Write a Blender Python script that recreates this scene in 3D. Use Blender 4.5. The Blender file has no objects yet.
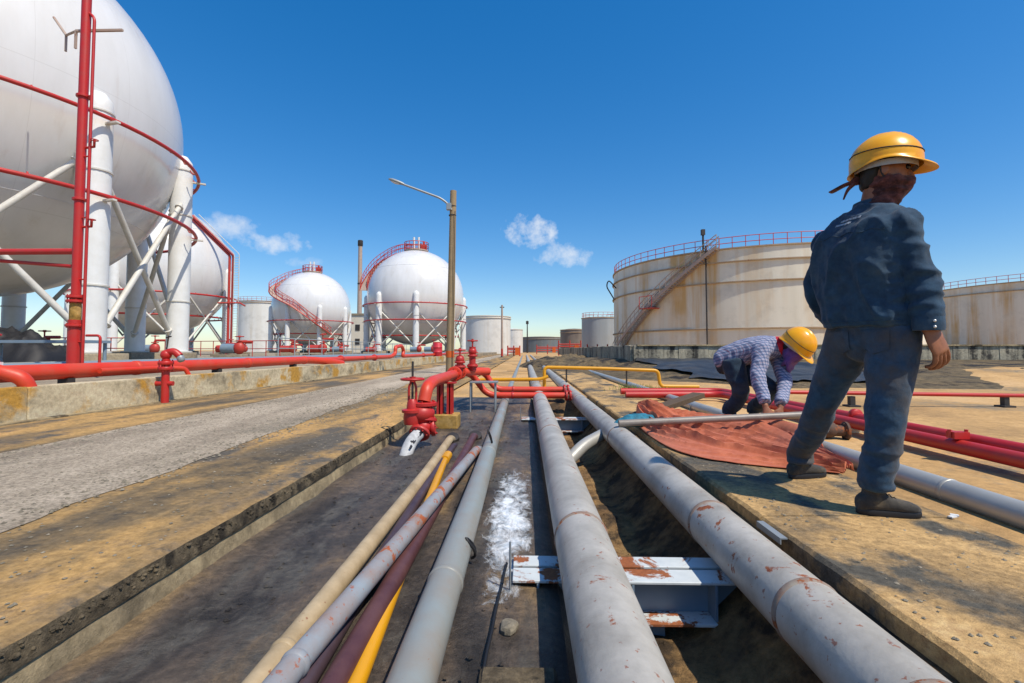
import bpy, bmesh, math, random
import numpy as np
from mathutils import Vector, Matrix, noise
R = math.radians
PI = math.pi
random.seed(11)
scene = bpy.context.scene
COL = scene.collection

# ---------------------------------------------------------------- camera, sky, sun, exposure
cam_d = bpy.data.cameras.new('camera'); cam = bpy.data.objects.new('camera', cam_d); COL.objects.link(cam)
cam_d.sensor_width = 36.0; cam_d.lens = 480 / 1024 * 36
cam_d.shift_y = -10.8 / 1024
cam_d.clip_start = 0.05; cam_d.clip_end = 6000
cam.location = (0, 0, 0.77)
cam.rotation_euler = (R(90 + 2.3), 0, math.atan(13 / 480))
scene.camera = cam
scene.render.resolution_x = 1024; scene.render.resolution_y = 683

SUN = Vector((0.42, -0.36, 0.84)).normalized()
world = bpy.data.worlds.new('World'); scene.world = world; world.use_nodes = True
wn = world.node_tree.nodes; wl = world.node_tree.links; wn.clear()
wout = wn.new('ShaderNodeOutputWorld'); wbg = wn.new('ShaderNodeBackground')
sky = wn.new('ShaderNodeTexSky'); sky.sky_type = 'NISHITA'; sky.sun_disc = False
sky.sun_elevation = math.asin(SUN.z); sky.sun_rotation = math.atan2(SUN.x, SUN.y)
sky.air_density = 1.0; sky.dust_density = 0.4; sky.ozone_density = 3.6
hs = wn.new('ShaderNodeHueSaturation'); hs.inputs['Saturation'].default_value = 1.58; hs.inputs['Value'].default_value = 1.64
hs.inputs['Hue'].default_value = 0.505
gm = wn.new('ShaderNodeGamma'); gm.inputs['Gamma'].default_value = 0.78; wl.new(sky.outputs[0], gm.inputs['Color'])
wl.new(gm.outputs[0], hs.inputs['Color'])
wbg.inputs['Strength'].default_value = 0.105
tcw = wn.new('ShaderNodeTexCoord')
cn = wn.new('ShaderNodeTexNoise'); cn.inputs['Scale'].default_value = 26; cn.inputs['Detail'].default_value = 9; cn.inputs['Roughness'].default_value = 0.62
wl.new(tcw.outputs['Generated'], cn.inputs['Vector'])
def wmath(op, a, b=None, clamp=False):
    n = wn.new('ShaderNodeMath'); n.operation = op; n.use_clamp = clamp
    for i, v in enumerate((a, b)):
        if v is None: continue
        if isinstance(v, (int, float)): n.inputs[i].default_value = v
        else: wl.new(v, n.inputs[i])
    return n.outputs[0]
def wdot(vec, k):
    n = wn.new('ShaderNodeVectorMath'); n.operation = 'DOT_PRODUCT'; wl.new(vec, n.inputs[0]); n.inputs[1].default_value = k
    return n.outputs['Value']
# small fair-weather clouds: compass bearing (deg, + right), elevation, half width, half height, density
CLOUDS = [(0.35, 14.0, 3.7, 2.1, 0.95), (4.9, 11.2, 3.3, 1.7, 0.75), (-27.8, 11.2, 3.9, 1.3, 0.75), (-33.0, 12.6, 3.6, 1.5, 0.6),
          (-25.6, 9.6, 2.4, 0.8, 0.4), (75, 13, 5, 2, 0.7), (-70, 18, 5, 2, 0.7), (-110, 14, 6, 2, 0.7), (120, 12, 6, 2, 0.7), (165, 16, 6, 2.4, 0.7)]
mask = None
for b, e, hw, hh, dn in CLOUDS:
    c = Vector((math.sin(R(b)) * math.cos(R(e)), math.cos(R(b)) * math.cos(R(e)), math.sin(R(e))))
    rt = Vector((math.cos(R(b)), -math.sin(R(b)), 0)); up = rt.cross(c)
    sub = wn.new('ShaderNodeVectorMath'); sub.operation = 'SUBTRACT'; wl.new(tcw.outputs['Generated'], sub.inputs[0]); sub.inputs[1].default_value = c
    u = wdot(sub.outputs[0], rt / math.sin(R(hw))); v = wdot(sub.outputs[0], up / math.sin(R(hh)))
    r2 = wmath('ADD', wmath('MULTIPLY', u, u), wmath('MULTIPLY', v, v))
    q = wmath('SUBTRACT', wmath('ADD', wmath('MULTIPLY', cn.outputs['Fac'], 4.2), -1.35), r2)
    m = wmath('MULTIPLY', wmath('MULTIPLY', q, 0.75, True), dn)
    mask = m if mask is None else wmath('MAXIMUM', mask, m)
mixc = wn.new('ShaderNodeMix'); mixc.data_type = 'RGBA'
wl.new(mask, mixc.inputs['Factor']); wl.new(hs.outputs[0], mixc.inputs[6]); mixc.inputs[7].default_value = (6.2, 6.6, 7.2, 1)
wl.new(mixc.outputs[2], wbg.inputs['Color']); wl.new(wbg.outputs[0], wout.inputs[0])

sun_d = bpy.data.lights.new('sun', 'SUN'); sun = bpy.data.objects.new('sun', sun_d); COL.objects.link(sun)
sun_d.energy = 3.9; sun_d.angle = R(0.53); sun_d.color = (1.0, 0.92, 0.79)
sun.rotation_euler = SUN.to_track_quat('Z', 'Y').to_euler(); sun.location = (10, -8, 30)
vs = scene.view_settings
vs.view_transform = 'Standard'; vs.look = 'None'; vs.gamma = 1.0; vs.use_curve_mapping = False; vs.exposure = 0.34

# ---------------------------------------------------------------- materials
def hexc(h):
    h = h.lstrip('#'); out = []
    for i in (0, 2, 4):
        v = int(h[i:i + 2], 16) / 255
        out.append(v / 12.92 if v <= 0.04045 else ((v + 0.055) / 1.055) ** 2.4)
    return (*out, 1)
def V4(c): return hexc(c) if isinstance(c, str) else (*c[:3], 1)
class NT:
    def __init__(s, name):
        s.m = bpy.data.materials.new(name); s.m.use_nodes = True; s.t = s.m.node_tree; s.n = s.t.nodes; s.l = s.t.links
        s.n.clear(); s.out = s.n.new('ShaderNodeOutputMaterial'); s.b = s.n.new('ShaderNodeBsdfPrincipled'); s.l.new(s.b.outputs[0], s.out.inputs[0])
    def coord(s, kind, scale=(1, 1, 1)):
        if kind == 'obj': o = s.n.new('ShaderNodeTexCoord').outputs['Object']
        else: o = s.n.new('ShaderNodeNewGeometry').outputs['Position']
        mp = s.n.new('ShaderNodeMapping'); mp.inputs['Scale'].default_value = scale; s.l.new(o, mp.inputs['Vector']); return mp.outputs[0]
    def noise(s, vec, scale, detail=6, rough=0.6, dist=0.0):
        n = s.n.new('ShaderNodeTexNoise'); n.inputs['Scale'].default_value = scale; n.inputs['Detail'].default_value = detail
        n.inputs['Roughness'].default_value = rough; n.inputs['Distortion'].default_value = dist; s.l.new(vec, n.inputs['Vector']); return n.outputs['Fac']
    def ramp(s, fac, stops):
        r = s.n.new('ShaderNodeValToRGB'); e = r.color_ramp.elements
        while len(e) < len(stops): e.new(0.5)
        for el, (p, c) in zip(e, stops): el.position = p; el.color = V4(c) if not isinstance(c, (int, float)) else (c, c, c, 1)
        s.l.new(fac, r.inputs[0]); return r.outputs[0]
    def mix(s, fac, a, b, mode='MIX'):
        n = s.n.new('ShaderNodeMix'); n.data_type = 'RGBA'; n.blend_type = mode
        for i, v in ((0, fac), (6, a), (7, b)):
            if isinstance(v, (int, float)): n.inputs[i].default_value = v
            elif isinstance(v, (tuple, list, str)): n.inputs[i].default_value = V4(v)
            else: s.l.new(v, n.inputs[i])
        return n.outputs[2]
    def math(s, op, a, b=None, clamp=False):
        n = s.n.new('ShaderNodeMath'); n.operation = op; n.use_clamp = clamp
        for i, v in enumerate((a, b)):
            if v is None: continue
            if isinstance(v, (int, float)): n.inputs[i].default_value = v
            else: s.l.new(v, n.inputs[i])
        return n.outputs[0]
    def sepz(s, vec, ax='Z'):
        n = s.n.new('ShaderNodeSeparateXYZ'); s.l.new(vec, n.inputs[0]); return n.outputs[ax]
    def setc(s, c):
        if isinstance(c, (tuple, list, str)): s.b.inputs['Base Color'].default_value = V4(c)
        else: s.l.new(c, s.b.inputs['Base Color'])
    def fin(s, rough=0.6, metal=0.0, bump=None, bstr=0.3, bdist=0.01, spec=0.5):
        if isinstance(rough, (int, float)): s.b.inputs['Roughness'].default_value = rough
        else: s.l.new(rough, s.b.inputs['Roughness'])
        s.b.inputs['Metallic'].default_value = metal; s.b.inputs['Specular IOR Level'].default_value = spec
        if bump is not None:
            bn = s.n.new('ShaderNodeBump'); bn.inputs['Strength'].default_value = bstr; bn.inputs['Distance'].default_value = bdist
            s.l.new(bump, bn.inputs['Height']); s.l.new(bn.outputs[0], s.b.inputs['Normal'])
        return s.m
M = {}
def paint(name, col, dirt, dirt_amt=0.35, flecks=0, rust='#6a3a22', rust_at=0.70, scale=3.0, rough=0.4, bstr=0.08, coord='pos', rscale=9.0, metal=0.0, stretch=(1, 1, 1)):
    t = NT(name); v = t.coord(coord, stretch)
    d = t.ramp(t.noise(v, scale, 7, 0.65), [(0.35, 0.0), (0.75, 1.0)])
    c = t.mix(t.math('MULTIPLY', d, dirt_amt), col, dirt)
    rn = t.noise(v, rscale, 8, 0.68, 0.4)
    rm = t.ramp(rn, [(rust_at, 0.0), (rust_at + 0.035, 1.0)])
    rc = t.ramp(t.noise(v, 60, 4), [(0.3, rust), (0.7, '#9a5a30')])
    c = t.mix(rm, c, rc)
    if flecks: c = t.mix(t.ramp(t.noise(v, 34, 5, .6), [(flecks, 0.0), (flecks + .04, .8)]), c, rc)
    t.setc(c)
    M[name] = t.fin(t.ramp(rm, [(0, rough), (1, 0.85)]), metal, t.noise(v, 45, 5), bstr, 0.01)
paint('red_paint', '#b81c18', '#98443a', 0.6, rust_at=0.70, rough=0.45, scale=5, flecks=.70)
paint('red_main', '#d03218', '#b45a40', 0.6, rust_at=0.71, rough=0.46, scale=4, flecks=.70)
paint('red_far', '#b8352c', '#8a4438', 0.5, rust_at=0.8, rough=0.5)
paint('white_paint', '#dedfdd', '#b9b4a6', 0.35, rust_at=0.78, rough=0.42, rscale=5)
paint('white_steel', '#cfcdc4', '#a0968a', 0.5, rust_at=0.74, rough=0.5, rscale=6)
paint('yellow_paint', '#d89a10', '#a8741a', 0.45, rust_at=0.75, rough=0.4)
paint('cream_pipe', '#bba683', '#857150', 0.85, flecks=.66, rust_at=0.70, rough=0.55, scale=6)
paint('maroon_pipe', '#4a2a2c', '#6d4a44', 0.6, rust_at=0.72, rough=0.5, scale=7)
paint('purple_pipe', '#3a2c34', '#5c4a4c', 0.6, rust_at=0.75, rough=0.5, scale=7)
paint('pale_pipe', '#8a9298', '#8d6a52', 0.9, rust='#9a4a2a', rust_at=0.56, rough=0.55, scale=5, rscale=6, flecks=.62)
paint('bluegrey_pipe', '#87908f', '#8a7c6c', 0.9, flecks=.68, rust_at=0.67, rough=0.42, scale=3, rscale=6)
paint('silver_pipe', '#b5b0a6', '#7f796e', 0.9, rust='#6e3426', rust_at=0.622, rough=0.46, scale=4.5, rscale=7.0, metal=0.05, flecks=.645, bstr=.16)
paint('silver_far', '#b2b0a8', '#8f8a80', 0.5, rust_at=0.72, rough=0.4, scale=3, metal=0.3)
paint('beam_paint', '#ccd2d2', '#8d9aa2', 0.6, rust='#7a4426', rust_at=0.52, rough=0.55, scale=4, rscale=5)
paint('blue_steel', '#6f8496', '#8c979c', 0.5, rust_at=0.7, rough=0.5, scale=4)
paint('rust_iron', '#5a4438', '#3a2c26', 0.6, rust_at=0.55, rough=0.8, scale=12)
paint('dark_iron', '#2a2828', '#4a4038', 0.5, rust_at=0.66, rough=0.6, scale=12)
paint('galv', '#9aa0a2', '#7c8284', 0.5, rust_at=0.8, rough=0.5, scale=8, metal=0.4)
paint('grey_rail', '#9aa4a8', '#7c8284', 0.5, rust_at=0.8, rough=0.6, scale=4)
paint('stair_brown', '#ae9a8c', '#8f7a6c', 0.6, rust_at=0.66, rough=0.7, scale=2)
paint('girder', '#ab9880', '#8d7050', 0.6, rust_at=0.6, rough=0.7, scale=1)
paint('pole_concrete', '#9a8666', '#7a6a50', 0.6, rust_at=0.85, rough=0.85, scale=5)
paint('rod_grey', '#878078', '#6c6054', 0.7, rust_at=0.7, rough=0.45, scale=8)
paint('wood', '#5e4c38', '#3c3024', 0.8, rust_at=0.9, rough=0.85, scale=10, stretch=(1, 6, 6))
paint('barrel_red', '#c8303c', '#9a2a34', 0.4, rust_at=0.8, rough=0.45)
paint('building', '#d8d0bf', '#b4a58c', 0.5, rust_at=0.86, rough=0.8, scale=.5)
# glossy white shell paint of the spherical tanks, with plate seams and rain streaks
t = NT('sphere_white'); v = t.coord('obj', (1, 1, .25)); v2 = t.coord('obj')
c = t.ramp(t.noise(v, 0.9, 8, .65), [(0.3, '#dcdcdb'), (0.6, '#d2d1ce'), (0.8, '#bebab0')])
ang = t.math('MULTIPLY', t.math('ADD', t.math('ARCTAN2', t.sepz(v2, 'Y'), t.sepz(v2, 'X')), 3.2), 16 / 6.2832)
seam_ = t.math('LESS_THAN', t.math('FRACT', ang), .006)
for zz_ in (4.3, 7.9, 11.2): seam_ = t.math('MAXIMUM', seam_, t.math('LESS_THAN', t.math('ABSOLUTE', t.math('SUBTRACT', t.sepz(v2), zz_)), .012))
c = t.mix(t.math('MULTIPLY', seam_, .16), c, '#8d887c')
run_ = t.coord('obj', (1, 1, .05)); c = t.mix(t.math('MULTIPLY', t.ramp(t.noise(run_, 2.2, 6, .65), [(.60, 0.0), (.72, 1.0)]), .16), c, '#a0805c')
t.setc(c); t.b.inputs['Coat Weight'].default_value = .25; t.b.inputs['Coat Roughness'].default_value = .04
M['sphere_white'] = t.fin(0.24, 0, t.noise(v2, 1.2, 3), .05, .05)
# weathered tank shells
def tankmat(name, a, b, ochre, amt, th=.52):
    t = NT(name); v = t.coord('obj', (1, 1, .06)); v2 = t.coord('obj')
    c = t.ramp(t.noise(v, 0.55, 6, .6), [(0.3, a), (0.7, b)])
    streak = t.ramp(t.noise(v, 0.75, 7, .62, .2), [(th, 0.0), (th + .16, 1.0)])
    patch = t.ramp(t.noise(v2, 0.16, 4, .55), [(.36, 0.0), (.62, 1.0)])
    c = t.mix(t.math('MULTIPLY', t.math('MULTIPLY', streak, patch), amt), c, ochre)
    c = t.mix(t.math('MULTIPLY', t.ramp(t.noise(v2, .5, 8, .7), [(.5, 0.0), (.7, 1.0)]), .3), c, '#8d8a82')
    t.setc(c); M[name] = t.fin(.55, 0, t.noise(v2, .8, 4), .1, .05)
tankmat('tank_cream', '#e0dac9', '#d0c9b6', '#c2964a', .85, .44)
tankmat('tank_white', '#dad9d4', '#cfcbc2', '#b89a6a', .35)
tankmat('tank_grey', '#9aa0a2', '#8a9092', '#8a7a60', .4)
tankmat('tank_dark', '#6c7478', '#585f62', '#7a6a50', .4)
tankmat('tank_brown', '#7a7066', '#645a52', '#6a4a30', .5)
# ground surfaces
def soil(name, stops, scale=1.2, stretch=(1, 1, 1), fine=18, bstr=.5, bdist=.02, rough=.9, over=None, over_at=.6, oscale=.8, ostretch=(1, 1, 1), speck=.25, spec=.25):
    t = NT(name); v = t.coord('pos', stretch); v2 = t.coord('pos'); vo = t.coord('pos', ostretch)
    iso = t.math('MULTIPLY', t.math('SUBTRACT', t.noise(v2, 5.5, 9, .72, .2), .5), .55)
    c = t.ramp(t.math('ADD', t.noise(v, scale, 3, .55, .3), iso), stops)
    if over: c = t.mix(t.ramp(t.math('ADD', t.noise(vo, oscale, 3, .55, .4), iso), [(over_at - .05, 0.0), (over_at + .07, 1.0)]), c, over)
    fn = t.noise(v2, fine, 8, .75)
    c = t.mix(speck, c, t.ramp(fn, [(.3, (.0, .0, .0)), (.5, (.5, .5, .5)), (.7, (1, 1, 1))]), 'OVERLAY')
    t.setc(c)
    hb = t.math('ADD', fn, t.math('MULTIPLY', t.noise(v2, fine * 6, 4, .7), .5))
    M[name] = t.fin(rough, 0, hb, bstr, bdist, spec)
soil('sand', [(.3, '#a08056'), (.5, '#bd9763'), (.7, '#cda878')], .5, over='#7d7360', over_at=.63, oscale=.35, ostretch=(1, .6, 1))
soil('apron', [(.32, '#544c40'), (.45, '#7e6a4c'), (.57, '#ad8a56'), (.72, '#bf9762')], .9, (1.6, .35, 1), over='#5c564d', over_at=.57, oscale=1.0, ostretch=(1.4, .4, 1), speck=.45, fine=26, bstr=.6, bdist=.012)
soil('slab', [(.3, '#6e6250'), (.45, '#a3855a'), (.6, '#c09c68'), (.75, '#cdad7c')], 1.6, (1.2, .7, 1), over='#57534a', over_at=.56, oscale=1.7, ostretch=(1.5, .8, 1), speck=.5, fine=30, bstr=.7, bdist=.012)
soil('gravel', [(.3, '#8a7d6c'), (.5, '#a49682'), (.7, '#b8a994')], 1.0, (1.5, .3, 1), over='#837a6a', over_at=.64, oscale=.7, speck=.7, fine=48, bstr=.9, bdist=.012)
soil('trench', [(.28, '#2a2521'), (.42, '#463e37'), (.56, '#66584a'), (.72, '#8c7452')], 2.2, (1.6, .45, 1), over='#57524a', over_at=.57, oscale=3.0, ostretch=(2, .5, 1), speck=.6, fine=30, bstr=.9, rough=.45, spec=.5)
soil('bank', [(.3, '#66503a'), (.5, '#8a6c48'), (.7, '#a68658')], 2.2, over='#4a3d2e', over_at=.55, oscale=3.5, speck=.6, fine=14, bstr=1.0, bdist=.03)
soil('concrete', [(.3, '#857a64'), (.45, '#b8aa8c'), (.7, '#d2c4a4')], 1.8, (1, .7, 1.6), over='#b88c40', over_at=.57, oscale=1.3, speck=.35, bstr=.5)
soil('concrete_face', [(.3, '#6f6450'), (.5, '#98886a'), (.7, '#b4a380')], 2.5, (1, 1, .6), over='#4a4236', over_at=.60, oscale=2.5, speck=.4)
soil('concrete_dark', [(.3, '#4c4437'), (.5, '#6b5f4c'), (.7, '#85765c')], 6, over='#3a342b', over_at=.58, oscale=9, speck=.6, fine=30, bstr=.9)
soil('bund', [(.3, '#6e6a60'), (.5, '#97917f'), (.7, '#b2aa94')], 1.0, (2.4, 2.4, .35), over='#3e3c38', over_at=.56, oscale=.9, ostretch=(2.2, 2.2, .25), speck=.35)
soil('black_soil', [(.3, '#463f35'), (.47, '#6e6048'), (.68, '#98805a')], .7, over='#332f2b', over_at=.55, oscale=.7, speck=.5, fine=6, bstr=.9, bdist=.06)
soil('pad', [(.3, '#7a7060'), (.5, '#938774'), (.7, '#a89a80')], .5, speck=.3, fine=14)
soil('stone', [(.3, '#6a6456'), (.7, '#968c7a')], 12, speck=.4, fine=40)
soil('block', [(.3, '#7d6230'), (.5, '#a07e40'), (.7, '#b4935a')], 5, speck=.4)
def plain(name, col, rough=.6, metal=0, var=.12, scale=8, spec=.5, bstr=.0):
    t = NT(name); v = t.coord('obj'); n = t.noise(v, scale, 6, .6)
    c = t.mix(var, col, t.ramp(n, [(.3, (0, 0, 0)), (.5, (.5, .5, .5)), (.7, (1, 1, 1))]), 'OVERLAY')
    t.setc(c); M[name] = t.fin(rough, metal, n if bstr else None, bstr, .01, spec)
plain('helmet_yellow', '#e8a40e', .28, var=.15)
plain('skin', '#8a583c', .55, var=.2, scale=30)
plain('hair', '#0d0b0a', .6)
plain('eye', '#14100e', .2)
plain('rubber', '#17171a', .6)
plain('black_strap', '#241f1c', .7)
plain('grey_strap', '#a8a49c', .7)
t = NT('foam_white'); v = t.coord('pos'); t.setc(t.ramp(t.noise(v, 30, 6), [(.35, '#c4d0da'), (.6, '#eef1f3')]))
xs_, ys_ = t.sepz(v, 'X'), t.sepz(v, 'Y')
u1 = t.math('MULTIPLY', t.math('ADD', xs_, .085), 8.0); u2 = t.math('MULTIPLY', t.math('ADD', ys_, -2.75), 1.05)
fall = t.math('SUBTRACT', 1.0, t.math('ADD', t.math('MULTIPLY', u1, u1), t.math('MULTIPLY', u2, u2)))
vs_ = t.coord('pos', (1, .45, 1))
t.l.new(t.ramp(t.math('ADD', t.math('MULTIPLY', t.noise(vs_, 16, 10, .75, .5), 1.3), t.math('MULTIPLY', fall, .30)), [(.66, 0.0), (1.02, .92)]), t.b.inputs['Alpha']); M['foam_white'] = t.fin(.6, 0, t.noise(v, 60, 6), .6, .01)
plain('lamp_glass', '#c9cdd0', .2)
plain('orange_band', '#c85a18', .6)
plain('grass', '#6a7a2c', .7, var=.4)
plain('blue_cloth', '#1f6a80', .8, var=.4, scale=20)
plain('snap', '#d8d8d4', .3, .6)
plain('white_wrap', '#b4b5b4', .75, var=.3, scale=14, bstr=.2)
plain('black_tape', '#1b1b20', .5)
plain('print_white', '#a8aeb4', .8, var=.3, scale=60)
# brushed grime and weave share one cloth shader
def cloth(name, cols, dirt=None, dirt_at=.55, scale=14, rough=.85, dscale=5, crease=7.0):
    t = NT(name); v = t.coord('obj')
    c = t.ramp(t.noise(v, scale, 8, .7), [(.3, cols[0]), (.7, cols[1])])
    if dirt: c = t.mix(t.math('MULTIPLY', t.ramp(t.noise(v, dscale, 7, .65), [(dirt_at - .08, 0.0), (dirt_at + .12, 1.0)]), .8), c, dirt)
    t.setc(c); t.b.inputs['Sheen Weight'].default_value = .12
    w = t.noise(v, 420, 2, .5); w2 = t.noise(v, 26, 6, .6)
    rg = t.n.new('ShaderNodeTexNoise'); rg.noise_type = 'RIDGED_MULTIFRACTAL'; rg.inputs['Scale'].default_value = crease; rg.inputs['Detail'].default_value = 3; rg.inputs['Distortion'].default_value = .4; t.l.new(v, rg.inputs['Vector'])
    M[name] = t.fin(rough, 0, t.math('ADD', t.math('ADD', t.math('MULTIPLY', w, .12), t.math('MULTIPLY', w2, .5)), t.math('MULTIPLY', rg.outputs['Fac'], .55)), .55, .012, .2)
cloth('denim_shirt', ('#1b2f42', '#2e4b62'), '#445460', .60)
cloth('black_sheet', ('#161617', '#2a2a2a'), '#4a443a', .58, dscale=1.2, scale=2, rough=.45)
cloth('jeans', ('#1a2c3e', '#35526a'), '#544a3f', .52, dscale=2.6, scale=9)
cloth('jeans_dark', ('#1c2a38', '#2c4152'), '#454440', .6)
cloth('scarf_brown', ('#4a2522', '#7c4c44'), '#231110', .50, dscale=22, scale=30)
cloth('scarf_purple', ('#5a3a78', '#7a5a98'), '#3f2a56', .55, dscale=14)
cloth('scarf_red', ('#a81c30', '#c8303c'), '#7a1424', .6, dscale=12)
cloth('tarp', ('#ac583a', '#c47250'), '#934c30', .58, dscale=3, rough=.65, crease=3.0)
cloth('shoe_grey', ('#2e2c2a', '#4a4640'), '#6a5c46', .56, dscale=12)
# woven check of the stooping worker's shirt
t = NT('plaid'); v = t.coord('obj')
sx = t.n.new('ShaderNodeSeparateXYZ'); t.l.new(v, sx.inputs[0])
def band(s, freq, lo, hi):
    w = t.math('FRACT', t.math('MULTIPLY', s, freq)); return t.math('MULTIPLY', t.math('GREATER_THAN', w, lo), t.math('LESS_THAN', w, hi))
xa = t.math('ADD', sx.outputs['X'], t.math('MULTIPLY', sx.outputs['Y'], .55)); za = t.math('ADD', sx.outputs['Z'], t.math('MULTIPLY', sx.outputs['Y'], .45))
c = t.mix(t.math('MULTIPLY', band(xa, 27, .0, .45), .6), '#a2aec2', '#34456c'); c = t.mix(t.math('MULTIPLY', band(za, 27, .0, .45), .6), c, '#34456c')
c = t.mix(t.math('MULTIPLY', t.math('MAXIMUM', band(xa, 27, .70, .80), band(za, 27, .70, .80)), .6), c, '#8a4a58')
t.setc(c); M['plaid'] = t.fin(.85, 0, t.noise(v, 24, 6), .35, .006, .2)

# ---------------------------------------------------------------- mesh helpers
ORG = {}
def lerp(a, b, t): return a + (b - a) * t
def frames(pts):
    n = len(pts); T = []
    for i in range(n):
        a = pts[max(i - 1, 0)]; b = pts[min(i + 1, n - 1)]; d = b - a
        T.append(d.normalized() if d.length > 1e-9 else Vector((0, 0, 1)))
    ref = Vector((0, 0, 1)) if abs(T[0].z) < .9 else Vector((1, 0, 0))
    s = T[0].cross(ref).normalized(); out = []
    for i in range(n):
        s = (s - T[i] * s.dot(T[i]))
        s = s.normalized() if s.length > 1e-9 else T[i].orthogonal().normalized()
        out.append((T[i], s, s.cross(T[i]).normalized()))
    return out
def bend(pts, rad, n=6):
    pts = [Vector(p) for p in pts]; out = [pts[0]]
    for i in range(1, len(pts) - 1):
        a, b, c = pts[i - 1], pts[i], pts[i + 1]
        d1 = (a - b); d2 = (c - b); r = min(rad, d1.length * .48, d2.length * .48)
        p1 = b + d1.normalized() * r; p2 = b + d2.normalized() * r
        for k in range(n + 1):
            u = k / n; out.append(p1 * (1 - u) ** 2 + b * 2 * u * (1 - u) + p2 * u * u)
    out.append(pts[-1]); return out
def arc(cx, cy, z, r, a0, a1, n):
    return [Vector((cx + r * math.cos(a0 + (a1 - a0) * i / n), cy + r * math.sin(a0 + (a1 - a0) * i / n), z)) for i in range(n + 1)]
class MB:
    def __init__(s): s.v = []; s.f = []
    def box(s, c, size, rz=0, rot=None):
        b = len(s.v); hx, hy, hz = (q / 2 for q in size); c = Vector(c)
        m = rot if rot is not None else Matrix.Rotation(rz, 3, 'Z')
        for x, y, z in ((-1, -1, -1), (1, -1, -1), (1, 1, -1), (-1, 1, -1), (-1, -1, 1), (1, -1, 1), (1, 1, 1), (-1, 1, 1)):
            s.v.append(c + m @ Vector((x * hx, y * hy, z * hz)))
        s.f += [tuple(b + i for i in q) for q in ((3, 2, 1, 0), (4, 5, 6, 7), (0, 1, 5, 4), (1, 2, 6, 5), (2, 3, 7, 6), (3, 0, 4, 7))]
        return s
    def tube(s, pts, r, seg=12, caps=True, closed=False):
        pts = [Vector(p) for p in pts]; n = len(pts)
        if closed: fr = []; ext = frames([pts[-1]] + pts + [pts[0]]); fr = ext[1:-1]
        else: fr = frames(pts)
        b = len(s.v)
        for i, p in enumerate(pts):
            rr = r[i] if isinstance(r, (list, tuple)) else r
            for k in range(seg):
                a = 2 * PI * k / seg; s.v.append(p + fr[i][1] * (math.cos(a) * rr) + fr[i][2] * (math.sin(a) * rr))
        for i in range(n - 1 if not closed else n):
            j = (i + 1) % n
            for k in range(seg):
                k2 = (k + 1) % seg; s.f.append((b + i * seg + k, b + i * seg + k2, b + j * seg + k2, b + j * seg + k))
        if caps and not closed:
            s.f.append(tuple(b + k for k in reversed(range(seg)))); s.f.append(tuple(b + (n - 1) * seg + k for k in range(seg)))
        return s
    def lathe(s, prof, c=(0, 0, 0), seg=24, axis=None):
        """prof: (radius, height) list, closed with caps where the radius is not 0"""
        b = len(s.v); c = Vector(c); ax = Vector(axis).normalized() if axis is not None else Vector((0, 0, 1))
        sd = ax.orthogonal().normalized() if axis is not None else Vector((1, 0, 0)); tt = ax.cross(sd)
        for r, h in prof:
            for k in range(seg):
                a = 2 * PI * k / seg; s.v.append(c + ax * h + (sd * math.cos(a) + tt * math.sin(a)) * max(r, 1e-5))
        for i in range(len(prof) - 1):
            for k in range(seg):
                k2 = (k + 1) % seg; s.f.append((b + i * seg + k, b + i * seg + k2, b + (i + 1) * seg + k2, b + (i + 1) * seg + k))
        s.f.append(tuple(b + k for k in reversed(range(seg)))); e = b + (len(prof) - 1) * seg; s.f.append(tuple(e + k for k in range(seg)))
        return s
    def flange(s, c, axis, r, th=.03, seg=18, bolts=0):
        ax = Vector(axis).normalized(); c = Vector(c)
        s.lathe([(r * .94, -th / 2), (r, -th / 2 + th * .15), (r, th / 2 - th * .15), (r * .94, th / 2)], c, seg, ax)
        sd = ax.orthogonal().normalized(); tt = ax.cross(sd)
        for i in range(bolts):
            a = 2 * PI * i / bolts; p = c + (sd * math.cos(a) + tt * math.sin(a)) * r * .8
            s.tube([p - ax * th * .95, p + ax * th * .95], r * .075, 6)
        return s
    def ball(s, c, r, seg=16, rings=10):
        r = r if isinstance(r, (tuple, list)) else (r, r, r); c = Vector(c); b = len(s.v)
        for i in range(rings + 1):
            ph = PI * i / rings
            for k in range(seg):
                a = 2 * PI * k / seg; s.v.append(c + Vector((math.cos(a) * math.sin(ph) * r[0], math.sin(a) * math.sin(ph) * r[1], math.cos(ph) * r[2])))
        for i in range(rings):
            for k in range(seg):
                k2 = (k + 1) % seg; s.f.append((b + i * seg + k, b + (i + 1) * seg + k, b + (i + 1) * seg + k2, b + i * seg + k2))
        return s
    def wheel(s, c, axis, r, tr=.01, spokes=4):
        ax = Vector(axis).normalized(); sd = ax.orthogonal().normalized(); tt = ax.cross(sd); c = Vector(c)
        s.tube([c + (sd * math.cos(2 * PI * i / 24) + tt * math.sin(2 * PI * i / 24)) * r for i in range(24)], tr, 8, closed=True)
        for i in range(spokes):
            a = 2 * PI * i / spokes + .3; s.tube([c, c + (sd * math.cos(a) + tt * math.sin(a)) * r], tr * .8, 6)
        s.tube([c - ax * tr * 2, c + ax * tr * 2], tr * 2.4, 10); return s
    def loft(s, rings, seg=24, sub=3, power=2.0):
        """rings: (center, side vector, front vector), Catmull-Rom between them"""
        arr = [np.array([*Vector(c), *Vector(a), *Vector(f)]) for c, a, f in rings]; P = []
        n = len(arr)
        for i in range(n - 1):
            p0, p1, p2, p3 = arr[max(i - 1, 0)], arr[i], arr[i + 1], arr[min(i + 2, n - 1)]
            for k in range(sub):
                u = k / sub
                P.append(.5 * (2 * p1 + (p2 - p0) * u + (2 * p0 - 5 * p1 + 4 * p2 - p3) * u * u + (3 * p1 - p0 - 3 * p2 + p3) * u ** 3))
        P.append(arr[-1]); b = len(s.v); e = 2 / power
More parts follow.
